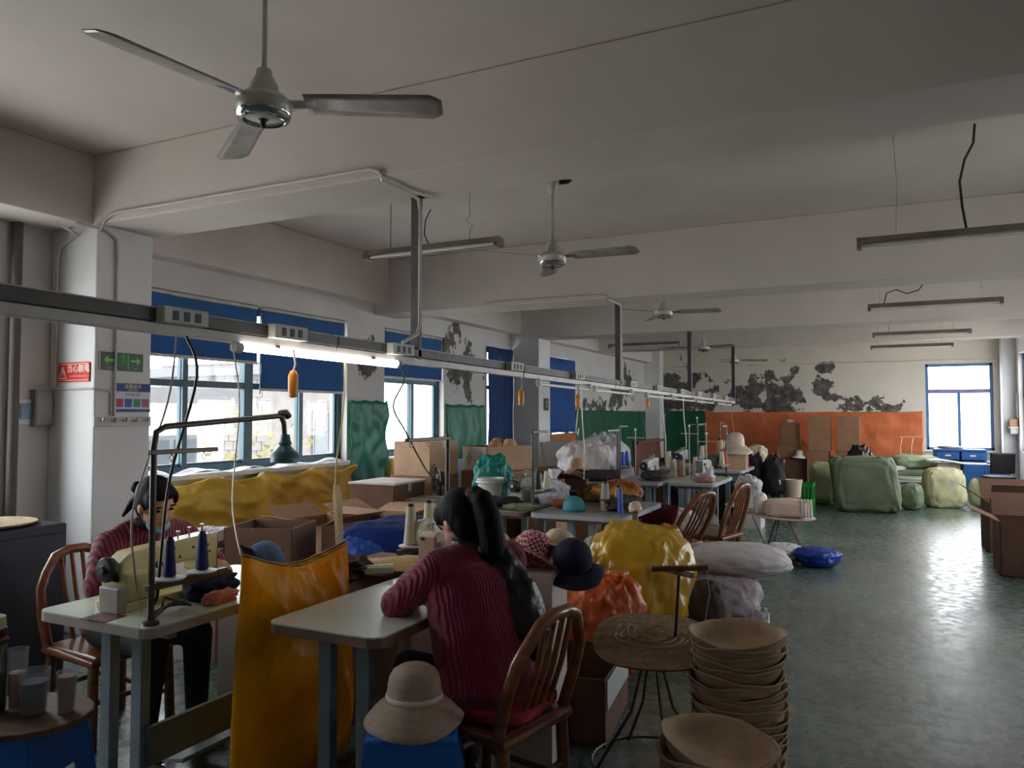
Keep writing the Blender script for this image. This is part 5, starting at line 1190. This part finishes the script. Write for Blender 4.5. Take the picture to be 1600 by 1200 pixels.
sack('white_plastic_bag', 'knotted white plastic bag on the cluttered middle table', (-2.62, 6.2, .77), (.26, .24, .22), mat('bag_film', S(232, 232, 238), .35, .05, 4, trans=.2), 0, 33, .8, .8, .3, .3, .1, 'bag', tie=(0, 0, .22))
o = B().lathe([(.05, 0), (.09, .03), (.115, .06), (.11, .062), (.085, .034), (.004, .01)], 26).obj('orange_bowl', mat('bowl_orange', S(190, 104, 56), .5), smooth=50); o.location = (-2.45, 6.0, .77); tag(o, 'shallow orange bowl between the white bag and the teal cap', 'bowl')
sack('black_cloth', 'black cloth heap lying along the front of the middle table', (-2.95, 5.78, .77), (.42, .26, .1), mat('cloth_black', S(24, 22, 24), .85, .3, 8), .2, 35, .8, .8, .3, .2, .1, 'cloth')
sack('grey_cloth', 'grey green cloth scraps on the front edge of the middle table', (-2.7, 5.72, .77), (.3, .2, .06), mat('cloth_greygreen', S(120, 124, 92), .85, .3, 8), .1, 36, .8, .8, .3, .2, .1, 'cloth')
sack('print_cloth', 'heap of red and yellow printed cloth on the middle table', (-2.1, 6.4, .77), (.4, .36, .22), mat('cloth_print', S(150, 40, 40), .8, .3, 7, c2=S(200, 160, 40)), 0, 37, .8, .8, .35, .25, .1, 'cloth')
sack('brown_cloth', 'dark brown straw heap at the right end of the middle table', (-1.98, 6.12, .77), (.3, .5, .12), mat('cloth_brown', S(66, 50, 42), .9, .4, 14), 0, 38, .8, .8, .35, .25, .1, 'cloth')
o = B().cyl((-.14, 0, .06), (.14, 0, .06), .055, n=20).obj('fabric_roll', mat('roll_dark', S(52, 50, 62), .6), smooth=40); o.location = (-2.3, 6.62, .94); o.rotation_euler[2] = .3; tag(o, 'dark fabric roll lying above the printed cloth', 'fabric roll')
carton('small brown carton under the dark fabric roll', (-2.3, 6.62, .77), (.26, .18, .165), .2, CARDD)
sack('clear_bag', 'clear plastic bag hanging in front of the table with the teal cap', (-1.97, 5.45, .3), (.22, .2, .34), film('bag_film_clear', (.72, .76, .78), .4, .12), 0, 39, .8, .8, .3, .3, .05, 'bag')
sack('amber_sack', 'amber yellow sack standing under the right end of the middle table', (-1.62, 6.2, 0), (.26, .36, .66), YFILM2, 0, 41, .6, .6, .15, .15, .05, 'bag')
o = B().bb(-.02, .02, -.02, .02, 0, .8).obj('wooden_post', mat('post_wood', S(110, 88, 74), .7, .2, 6, stretch=(1, 1, .2)), bev=.004); o.location = (-1.74, 5.72, 0); tag(o, 'thin wooden post at the corner of the middle table', 'post')
sack('rag_bundle', 'pale rag knotted on the wooden post', (-1.74, 5.72, .8), (.1, .1, .09), mat('rag_pale', S(206, 186, 168), .8), 0, 43, .9, .9, .4, .4, .05, 'rag', nu=24, nv=16)
# silvery hat, dark bundles, red seat, bucket
sun_hat('large silvery straw hat on a carton at the far tables', (-1.95, 11.35, 1.0), mat('straw_silver', S(196, 180, 160), .4, .15, 30, bump=.3, bscale=90), None, s=1.35, droop=.07, ch=.15)
carton('pale carton carrying the large silvery hat', (-1.95, 11.35, .77), (.3, .3, .225), .1, CARDL)
for x, y, lab in ((-1.55, 12.3, 'dark umbrella shaped bundle with a pale stick behind the silvery hat'), (-1.85, 12.38, 'dark bundle with a pale stick closest to the green crate'), (-2.0, 12.75, 'dark bundle with a pale stick farthest from the aisle')):
    t = thing('stick_bundle', lab, 'bundle', (x, y, 0)); 
    B().blob((0, 0, .62), (.3, .3, .62), .9, .8, .4, 3, x*9, 30, 20).obj('bundle', mat('bundle_dark', S(40, 34, 36), .8, .4, 12), t, smooth=60)
    B().tube([(.1, -.12, .5), (-.02, .0, .95)], .014, 8).obj('stick', TW, t, smooth=50)
    for s_ in (-1, 1): B().bb(s_*.1-.02, s_*.1+.02, -.02, .02, 0, .4).obj('leg', WOODG, t)
sack('shoe_cloth', 'white and grey cloth bundle spilling below the silvery hat', (-1.72, 11.0, .3), (.34, .4, .42), mat('cloth_pale2', S(196, 192, 190), .8, .25, 9), 0, 47, .7, .7, .3, .3, .08, 'cloth')
carton('grey carton under the white cloth bundle', (-1.72, 11.0, 0), (.36, .4, .31), 0, CARDP)
t = thing('red_stool', 'small red plastic seat beyond the last sewing table', 'stool', (-1.72, 13.5, 0))
for s_ in (-1, 1):
    for q in (-1, 1): B().tube([(s_*.15, q*.13, 0), (s_*.12, q*.1, .55)], .014, 6).obj('leg', mat('red_plastic', S(190, 20, 36), .4), t, smooth=50)
B().box((0, 0, .57), (.32, .28, .04)).obj('seat', MATS['red_plastic'], t, bev=.012); B().box((.15, 0, .7), (.03, .28, .2), ry=.3).obj('backrest', MATS['red_plastic'], t, bev=.01)
t = thing('cream_pail', 'cream pail with a pale rim above the green crate', 'bucket', (-1.28, 12.35, 0)); B().lathe([(.1, .3), (.13, .55), (.135, .55), (.135, .57), (.12, .57), (.09, .31)], 24).obj('pail', mat('pail_cream', S(214, 190, 166), .5), t, smooth=40); B().lathe([(.12, 0), (.12, .29)], 20).obj('pedestal', CARDD, t, smooth=40)

# ================================================================== cartons and bundles along the windows
carton('large closed carton under the open brown carton by the first window', (-3.62, 3.88, 0), (.55, .6, .5), .15, CARD)
carton('open brown carton on top of the closed one beside the navy bag', (-3.6, 3.82, .502), (.44, .42, .34), .35, CARDD, True, (None, None, None, None))
carton('pale box with crumpled tissue left of the open brown carton', (-3.98, 3.66, 0), (.34, .34, .7), .1, CARDP)
sack('tissue_heap', 'white crumpled tissue on the pale box', (-3.98, 3.66, .705), (.3, .3, .12), SACKW, 0, 61, .8, .8, .4, .4, .1, 'tissue')
carton('white topped carton in front of the open brown carton', (-3.25, 3.38, 0), (.36, .36, .62), .4, CARDP)
NAVYB = mat('bag_navy', S(13, 36, 96), .85, .12, 3, bump=.2, bscale=20, spec=.15)
sack('navy_bag', 'huge navy blue bag between the cartons and the straw disc', (-2.86, 4.32, 0), (.8, .8, .88), NAVYB, .1, 63, .4, .35, .06, .06, .06, 'bag')
sack('blue_cloth', 'bright blue cloth slumped over the front of the navy bag', (-2.86, 3.74, .0), (.4, .22, .82), mat('cloth_blue', S(28, 76, 160), .7, .15, 6), .25, 65, .7, .7, .15, .15, .05, 'cloth')
o = B().prism([(-.022, 0), (.022, 0), (.026, .3), (.02, .36), (-.018, .37), (-.026, .3)], .02, Matrix.Rotation(PI/2, 4, 'X')).obj('wooden_paddle', mat('paddle_wood', S(186, 160, 132), .6, .2, 8), bev=.006); o.location = (-2.98, 3.74, .76); o.rotation_euler = (-.1, -.08, .5); tag(o, 'upright wooden paddle stuck in the blue cloth', 'paddle')
for x, y, z, d, rz, m, op, lab in (
    (-3.95, 4.75, 0, (.6, .5, .5), .1, CARD, False, 'closed carton on the floor under the torn flat cartons'),
    (-3.92, 4.72, .502, (.5, .44, .24), -.2, CARD, True, 'open carton with a raised flap in front of the yellow sheet'),
    (-3.75, 5.3, 0, (.5, .5, .72), .05, CARDL, True, 'open carton with white papers behind the navy bag'),
    (-4.55, 5.1, 0, (.5, .6, .62), 0, CARDD, False, 'dark carton close to the yellow sheet of the first window'),
    (-4.25, 6.0, 0, (.6, .62, .64), 0, CARD, False, 'closed carton on the floor under the pale lidded box'),
    (-4.22, 6.0, .642, (.46, .56, .27), .05, CARDD, False, 'brown box with a pale lid before the second window'),
    (-4.25, 6.68, 0, (.5, .6, .62), 0, CARDD, False, 'lowest carton of the stack before the second window'),
    (-4.25, 6.68, .622, (.48, .56, .32), .04, CARD, False, 'middle carton of the stack before the second window'),
    (-4.22, 6.66, .944, (.44, .5, .34), -.06, CARDL, False, 'top carton of the stack before the second window'),
    (-3.85, 6.1, 0, (.34, .36, .78), 0, CARDP, False, 'narrow pale carton beside the white bucket table'),
    (-3.7, 7.35, 0, (.7, .8, .62), 0, CARDD, False, 'wide dark carton under the marked white box'),
    (-3.7, 7.3, .622, (.6, .66, .35), .05, CARD, False, 'brown carton directly under the marked white box'),
    (-3.0, 7.6, 0, (.6, .5, .7), .1, CARD, False, 'carton behind the cluttered middle tables'),
    (-2.95, 7.62, .702, (.5, .44, .2), -.2, CARDD, True, 'shallow open carton behind the middle tables')):
    carton(lab, (x, y, z), d, rz, m, op)
o = B().box((0, 0, .01), (.5, .58, .02)).obj('box_lid', CARDP, bev=.004); o.location = (-4.22, 6.0, .914); o.rotation_euler[2] = .05; tag(o, 'pale lid on the brown box before the second window', 'lid')
t = carton('white fronted box with two leaf marks heaped with straw hats', (-3.68, 7.22, .974), (.42, .62, .25), R_(-25), CARDL, True, (None, None, None, None))
fp = B().bb(-.205, .205, -.316, -.311, .01, .245).obj('white_front', CARDP, t)
mk = B()
for cx in (-.1, .1):
    for s_ in (-1, 1): mk.tube([(cx+s_*.0, -.318, .06), (cx+s_*.045+.015, -.318, .125), (cx+.03, -.318, .19)], .004, 5)
mk.obj('leaf_mark', RAILL, fp)
for k, (x, y, z, lab) in enumerate(((-3.75, 7.3, 1.18, 'tan straw hat in the marked box, leftmost of the heap'), (-3.6, 7.32, 1.17, 'tan straw hat in the marked box, right of the heap'), (-3.68, 7.12, 1.16, 'tan straw hat in the marked box, front of the heap'))):
    sun_hat(lab, (x, y, z), STRAWT if k % 2 else mat('straw_brown', S(170, 128, 92), .7, .2, 30, bump=.3, bscale=90), None, rot=(.2*k-.2, .25-.2*k, k), s=.8, droop=.03, wav=.02)
for k, (x, y, z) in enumerate(((-3.05, 7.15, .84), (-2.95, 7.65, .95), (-3.2, 7.02, .85))):
    sun_hat(('tan straw hat nearest in the pile below the marked box', 'tan straw hat on the shallow carton below the marked box', 'tan straw hat slipping towards the teal bag')[k], (x, y, z), STRAWT, None, rot=(.3-.3*k, .2*k-.1, k*2), s=.85, droop=.04, wav=.025)
carton('closed carton carrying the tan straw hats beside the teal bag', (-3.08, 7.12, 0), (.36, .4, .83), 0, CARDL)
sack('ice_blue_bag', 'pale blue plastic bag bulging left of the marked box', (-4.45, 7.45, 0), (.6, .8, 1.08), mat('bag_iceblue', S(176, 196, 230), .35, .08, 4, bump=.35, bscale=8, trans=.25), 0, 71, .7, .75, .2, .25, .05, 'bag')
t = thing('desk_fan', 'round black desk fan among the cartons by the second window', 'desk fan', (-3.9, 6.42, .62), R_(-40))
B().lathe([(.08, 0), (.085, .02), (.02, .035), (.016, .2)], 20).obj('base', DARK, t, smooth=40)
for k in range(5): B().tube([((.15-.028*k)*math.cos(a*PI/12), -.05+.008*k, .3+(.15-.028*k)*math.sin(a*PI/12)) for a in range(25)], .005, 5).obj('guard_ring', DARK, t, smooth=60)
B().lathe([(.05, -.05), (.06, 0), (.05, .06), (.02, .08)], 16, (0, 0, .3)).obj('motor', DARK, t, smooth=40)
for k in range(3): 
    q = B().prism([(.02, -.02), (.12, -.05), (.13, .03), (.02, .02)], .004); R3 = Matrix.Rotation(k*2*PI/3, 4, 'Y') @ Matrix.Rotation(PI/2, 4, 'X')
    q.v = [tuple(R3 @ Vector(v)+Vector((0, -.03, .3))) for v in q.v]; q.obj('blade', DARK, t)
carton('small carton under the black desk fan', (-3.9, 6.42, 0), (.3, .26, .615), 0, CARDD)
sack('white_roll', 'white plastic bundle behind the second thread stand', (-3.4, 9.1, .7), (.7, .8, .56), mat('bundle_white', S(206, 196, 196), .6, .12, 5, bump=.3, bscale=9), .3, 73, .8, .8, .2, .25, .08, 'bundle')
carton('low wide carton under the white plastic bundle', (-3.4, 9.1, 0), (.8, .9, .7), 0, CARDD)
sack('silver_bag', 'tall silvery white bag slumped against the dark green sheet', (-4.05, 11.6, 0), (.9, 1.2, 1.32), mat('bag_silver', S(196, 192, 200), .4, .12, 4, bump=.35, bscale=7), .1, 75, .9, .9, .2, .3, .05, 'bag')
sack('ochre_bag', 'ochre bag peeping out behind the silvery bag', (-4.35, 12.9, 0), (.6, .6, 1.15), YFILM2, .1, 77, .8, .8, .2, .2, .05, 'bag')
o = B().box((0, 0, .55), (.05, .9, 1.15), ry=-.2).obj('grey_board', mat('board_grey', S(110, 102, 98), .7, .12, 4), bev=.006); o.location = (-4.35, 10.55, .04); tag(o, 'grey board leaning behind the white plastic bundle', 'board')
t = thing('plywood_sheet', 'dark brown wooden panel leaning in front of the green corner', 'plywood', (-4.45, 15.6, 0))
B().box((0, 0, .52), (.05, 1.9, 1.04), ry=-.08).obj('board', mat('panel_brown', S(92, 52, 40), .6, .2, 4, stretch=(1, 1, .2)), t, bev=.006); B().box((.05, 0, 1.0), (.06, 1.92, .05), ry=-.08).obj('top_rail', MATS['panel_brown'], t, bev=.006)
sack('dark_heap', 'dark fabric heap between the brown panel and the far tables', (-3.4, 13.6, 0), (.9, 1.4, .8), mat('heap_dark', S(48, 40, 44), .85, .4, 7), 0, 79, .8, .8, .3, .3, .05, 'fabric')

# ================================================================== far end of the hall
for x, lab in ((-1.34, 'left'), (-.76, 'right')):
    for k in (0, 1):
        carton('%s carton of the tall pair %s against the orange sheet' % (('lower', 'upper')[k], 'nearer the small boxes' if x < -1 else 'nearer the window'), (x+(.03 if k else 0), 18.1, .765*k), (.44, .5, .76), .04*(k-.5), CARD)
for x, z, d, rz, lab in ((-1.92, 0, (.68, .5, .6), 0, 'dark carton on the floor with a white hat on top'), (-1.98, .602, (.5, .4, .26), .1, 'flat carton on the dark floor carton'), (-1.95, .864, (.42, .36, .2), -.1, 'small carton third from the floor beside the tall pair'), (-1.95, 1.066, (.4, .34, .3), .15, 'small carton at the top beside the tall pair')):
    carton(lab, (x, 18.3, z), d, rz, CARDD if z == 0 else CARD)
sun_hat('white hat on the dark carton before the orange sheet', (-1.72, 17.98, .605), WC, None, s=.95)
sack('tissue_heap', 'scrap of white paper on the top small carton', (-1.95, 18.3, 1.366), (.2, .18, .08), SACKW, 0, 81, .8, .8, .3, .3, .1, 'tissue', nu=24, nv=16)
sack('green_bale', 'huge olive green bale standing on the open floor', (-.28, 13.75, 0), (1.0, .75, .9), SACKO, .05, 83, .25, .28, .12, .16, .06, 'bale', lean=-.12, tie=None)
sack('green_bale', 'lighter olive bale half hidden left of the huge green bale', (-1.0, 14.5, 0), (.46, .5, .74), SACKOL, .1, 85, .35, .35, .12, .16, .06, 'bale')
sack('green_bale', 'small olive sack leaning at the right of the huge green bale', (.36, 14.2, 0), (.32, .4, .44), SACKO, -.2, 87, .6, .6, .12, .12, .06, 'bale')
sack('black_bag', 'black plastic bag perched behind the huge green bale', (-.42, 14.7, .0), (.5, .4, 1.05), mat('bag_black', S(26, 24, 34), .35, .2, 5), 0, 89, .8, .8, .2, .25, .05, 'bag')
sack('cream_sack', 'round cream sack with a paper label near the blue desk', (.85, 14.85, 0), (.64, .56, .68), SACKC, .1, 91, .6, .5, .1, .14, .08, 'sack', patch=((.12, -.27, .42), (.1, .01, .11), .05, .1))
sack('cream_sack', 'slim grey cream sack leaning right of the labelled sack', (1.36, 15.0, 0), (.26, .4, .5), SACKOL, -.1, 93, .6, .6, .1, .1, .08, 'sack')
TARPG = mat('tarp_green', S(150, 164, 130), .5, .15, 4, bump=.25, bscale=10); TARPW = mat('tarp_white', S(220, 220, 214), .5, .08, 4, bump=.25, bscale=10)
for k, (x, y, z, d, m, lab) in enumerate(((.4, 16.4, 0, (.95, .9, .3), SACKG, 'lowest folded tarp of the pile before the orange sheet'), (.4, 16.4, .28, (1.0, .95, .16), TARPW, 'white folded tarp in the pile before the orange sheet'), (.42, 16.4, .42, (.95, .9, .14), TARPG, 'pale green folded tarp in the middle of the pile'), (.45, 16.4, .54, (.8, .7, .26), TARPG, 'crumpled green tarp at the top of the pile'), (.12, 16.15, .5, (.4, .4, .12), TARPW, 'white plastic scrap on the left of the tarp pile'))):
    sack('folded_tarp', lab, (x, y, z), d, m, .1*k, 95+k, .4, .5, .14, .16, .08, 'tarp')
sack('red_bundle', 'red and white packet at the foot of the tarp pile', (.42, 15.75, 0), (.3, .24, .3), mat('packet_red', S(196, 80, 60), .6, .3, 7, c2=S(220, 210, 200)), 0, 101, .6, .6, .1, .1, .08, 'packet')
o = B().sheet(16, 8, lambda u, v: (-.5+1.0*u, -.22+.44*v, .02*math.sin(u*7)-.1*max(0, u-.75)+.012*math.sin(v*9))).obj('white_sheet', TARPW, smooth=180, solid=.01); o.location = (1.12, 15.9, .7); o.rotation_euler = (0, .04, .1); tag(o, 'white plastic sheet laid across the tarps towards the blue desk', 'plastic sheet')
carton('low carton holding up the white plastic sheet', (.98, 16.0, 0), (.36, .36, .68), .1, CARDP)
t = thing('wire_rack', 'pale orange metal frame standing behind the tarp pile', 'rack', (.45, 17.6, 0)); RK = mat('rack_orange', S(216, 170, 130), .5)
for x in (-.2, .0, .2): B().tube([(x, 0, 0), (x, .0, .9), (x+.04, .03, 1.1)], .014, 6).obj('upright', RK, t, smooth=50)
for z in (.4, .75, 1.1): B().tube([(-.2, 0, z), (.22, .02, z)], .012, 6).obj('rail', RK, t, smooth=50)
t = thing('blue_desk', 'blue metal desk with pale handles under the end wall window', 'desk', (1.28, 17.45, 0)); DB = mat('desk_blue', S(40, 92, 160), .45, .1, 4)
B().bb(-.44, .44, -.3, .3, .84, .88).obj('desktop', DB, t, bev=.006)
for s_ in (-1, 1):
    B().bb(s_*.42-.02 if s_ > 0 else -.44, .44 if s_ > 0 else -.4, -.28, .28, 0, .84).obj('side_panel', DB, t)
    d = B().bb(s_*.21-.19, s_*.21+.19, -.3, -.28, .68, .83).obj('drawer', DB, t, bev=.004); B().bb(s_*.21-.05, s_*.21+.05, -.315, -.3, .745, .775).obj('handle', TW, d, bev=.003)
B().bb(-.4, .4, .24, .26, .1, .84).obj('modesty_panel', DB, t); B().bb(.05, .42, -.27, .26, .05, .66).obj('cupboard', DB, t, bev=.004)
sack('paper_heap', 'low heap of papers and rags on the blue desk', (1.15, 17.45, .88), (.5, .3, .07), mat('paper_mix', S(210, 190, 186), .8, .2, 9), 0, 103, .8, .8, .3, .3, .1, 'papers', nu=30, nv=14)
t = thing('blue_bin', 'dull blue bin between the desk and the office chair', 'bin', (1.92, 17.5, 0)); B().box((0, 0, .31), (.36, .4, .62), taper=1.05).obj('bin_body', mat('bin_blue', S(62, 92, 136), .5), t, bev=.01); B().bb(-.2, .2, -.22, .22, .6, .64).obj('bin_lid', MATS['bin_blue'], t, bev=.008)
t = thing('office_chair', 'black office chair at the far right wall', 'chair', (1.74, 15.7, 0), R_(100))
B().box((0, 0, .46), (.42, .42, .06)).obj('seat', DARK, t, bev=.02); B().box((-.22, 0, .72), (.05, .38, .36), ry=-.15).obj('backrest', DARK, t, bev=.02)
B().cyl((0, 0, .1), (0, 0, .44), .025).obj('gas_lift', STEEL, t, smooth=40)
for k in range(5): a = k*2*PI/5; l_ = B().tube([(0, 0, .1), (.24*math.cos(a), .24*math.sin(a), .06)], .018, 6).obj('base_arm', DARK, t, smooth=50); B().sph((.25*math.cos(a), .25*math.sin(a), .03), .03, 10, 6).obj('caster', DARK, l_, smooth=60)
carton('open carton nearest at the right wall with a pale flap', (1.32, 9.05, 0), (.7, .6, .52), 0, CARDD, True, (1.9, 2.2, 2.7, None))
carton('open carton second from the viewer at the right wall', (1.36, 10.45, 0), (.7, .6, .56), .05, CARDD, True, (None, 2.2, 2.5, 2.2))
carton('brown carton behind the open ones at the right wall', (1.6, 11.9, 0), (.75, .6, .56), 0, CARD, True, (None, None, 2.4, None))
sack('brown_bag', 'brown cloth bag behind the cartons at the right wall', (1.75, 13.2, 0), (.6, .5, .62), mat('bag_brown', S(110, 86, 74), .8, .2, 5), 0, 105, .7, .7, .15, .15, .06, 'bag')
# green crate with slatted sides
t = thing('plastic_crate', 'bright green slatted plastic crate beside the far tables', 'crate', (-1.32, 12.8, 0)); CG = mat('crate_green', S(20, 140, 50), .4, .1, 4)
B().bb(-.29, .29, -.2, .2, 0, .03).obj('base', CG, t)
for z in (.2, .44): 
    b = B()
    b.bb(-.3, .3, -.21, -.195, z, z+.05); b.bb(-.3, .3, .195, .21, z, z+.05); b.bb(-.3, -.285, -.195, .195, z, z+.05); b.bb(.285, .3, -.195, .195, z, z+.05); b.obj('rim_band', CG, t)
sl = None
for k in range(11):
    for y in (-.2, .2):
        x = -.28+.056*k
        if sl is None: sl = B().bb(-.012, .012, -.006, .006, .03, .46).obj('slat', CG, t, loc=(x, y, 0))
        else: dup(sl, None, (x, y, 0), parent=t)
for k in range(7):
    for x in (-.29, .29): dup(sl, None, (x, -.18+.06*k, 0), PI/2, parent=t)
t = thing('notice_board', 'small notice board on the wall right of the end window', 'notice board', (2.445, 18.78, 1.75), -PI/2)
B().bb(-.1, .1, -.02, 0, -.25, .25).obj('board', CARDP, t, bev=.004); B().bb(-.08, .08, -.024, -.02, -.2, .2).obj('sheet_of_paper', mat('paper_tint', S(176, 200, 196), .7), t)
t = thing('wall_shelf', 'pale wall shelf with a basket below the notice board', 'shelf', (2.44, 18.76, 1.3), -PI/2)
B().bb(-.12, .12, -.16, 0, -.02, .0).obj('shelf_board', CARDP, t, bev=.003)
for s_ in (-1, 1): B().bb(s_*.08-.01, s_*.08+.01, -.14, 0, -.14, -.02).obj('bracket', RAILL, t)
B().bb(-.1, .1, -.14, -.01, .0, .16).obj('basket', CARD, t, bev=.006)

# ------------------------------------------------------------------ more clutter along the sewing line
def heap(name, label, loc, d, c, seed, c2=None, cat='fabric', rz=0, e=.8):
    return sack(name, label, loc, d, mat('heap_%d' % seed, S(*c), .85, .3, 9, c2=S(*c2) if c2 else None), rz, seed, e, e, .3, .3, .08, cat, nu=56, nv=36)
heap('fabric_heap', 'maroon and gold cloth heap at the far edge of the teal cap table', (-2.42, 6.55, .77), (.2, .2, .16), (96, 30, 40), 201, (190, 150, 60))
heap('fabric_heap', 'white lace heap around the grey green sewing machine', (-2.75, 6.45, .77), (.2, .24, .14), (206, 200, 196), 202)
heap('fabric_heap', 'blue denim scraps behind the knotted white bag', (-2.62, 6.55, .77), (.2, .18, .1), (52, 82, 128), 203)
heap('fabric_heap', 'dark scraps piled under the cluttered middle tables', (-2.3, 6.2, 0), (.5, .45, .4), (44, 44, 46), 204)
heap('fabric_heap', 'grey plastic scraps under the middle table nearest the windows', (-2.95, 6.2, 0), (.5, .45, .45), (92, 96, 98), 205)
heap('fabric_heap', 'dark cloth heap on the blue grey legged table', (-2.5, 9.0, .77), (.3, .3, .12), (60, 52, 52), 206)
heap('fabric_heap', 'pinkish cloth on the front of the white edged table', (-1.9, 8.95, .77), (.24, .2, .07), (176, 120, 116), 207)
heap('fabric_heap', 'dark scraps under the blue grey legged table', (-2.6, 9.3, 0), (.4, .5, .5), (52, 50, 54), 208)
heap('fabric_heap', 'white cloth heap under the white edged table', (-2.0, 9.3, 0), (.4, .5, .4), (170, 168, 170), 209)
heap('fabric_heap', 'black cloth heap under the table with the silvery hat', (-2.1, 11.5, 0), (.5, .45, .6), (36, 34, 38), 210)
heap('fabric_heap', 'grey bundle on the far table beside the very tall tan cone', (-2.3, 11.5, .77), (.26, .3, .2), (120, 112, 108), 211)
heap('fabric_heap', 'brown bundle on the far pair closest to the windows', (-2.95, 11.9, .77), (.3, .3, .24), (110, 84, 66), 212)
heap('fabric_heap', 'cream cloth pile on the last table of the line', (-2.05, 14.0, .77), (.34, .4, .26), (200, 186, 164), 213)
heap('fabric_heap', 'dark bundle on the last table near the thread stand', (-2.2, 13.4, .77), (.3, .24, .18), (54, 44, 46), 214)
heap('fabric_heap', 'tan and brown scraps on the floor behind the leaning chair', (-2.25, 7.6, 0), (.7, .6, .5), (126, 96, 80), 216, (60, 44, 44))
heap('fabric_heap', 'grey white sack between the middle table and the silvery bag', (-3.5, 10.3, 0), (.8, 1.0, .8), (150, 144, 146), 217)
carton('carton with a torn top between the far pair and the dark heap', (-3.5, 12.55, 0), (.36, .3, .7), .1, CARDD, True)
carton('brown carton behind the thread cones of the last table', (-2.9, 14.8, 0), (.6, .6, .8), .1, CARD)
for x, y, h, lab in ((-3.0, 9.9, 1.35, 'slim steel rod stand left of the far sewing machines'), (-2.7, 12.25, 1.5, 'tall steel rod stand before the dark green sheet'), (-2.4, 10.4, 1.4, 'steel rod stand with a round tip behind the white machine'), (-2.15, 10.3, 1.3, 'short steel rod stand right of its taller neighbours'), (-2.3, 12.55, 1.25, 'steel rod stand behind the silvery hat')):
    t = thing('rod_stand', lab, 'rod stand', (x, y, 0), 0, 'steel rod stands')
    B().lathe([(.12, 0), (.12, .015), (.02, .03)], 18).obj('base', IRON, t, smooth=40); B().cyl((0, 0, .02), (0, 0, h), .007, n=8).obj('rod', RAILL, t, smooth=40); B().sph((0, 0, h), .018, 12, 8).obj('tip', TW, t, smooth=60)
    B().bb(-.12, .12, -.008, .008, h-.112, h-.1).obj('cross_arm', RAILL, t)
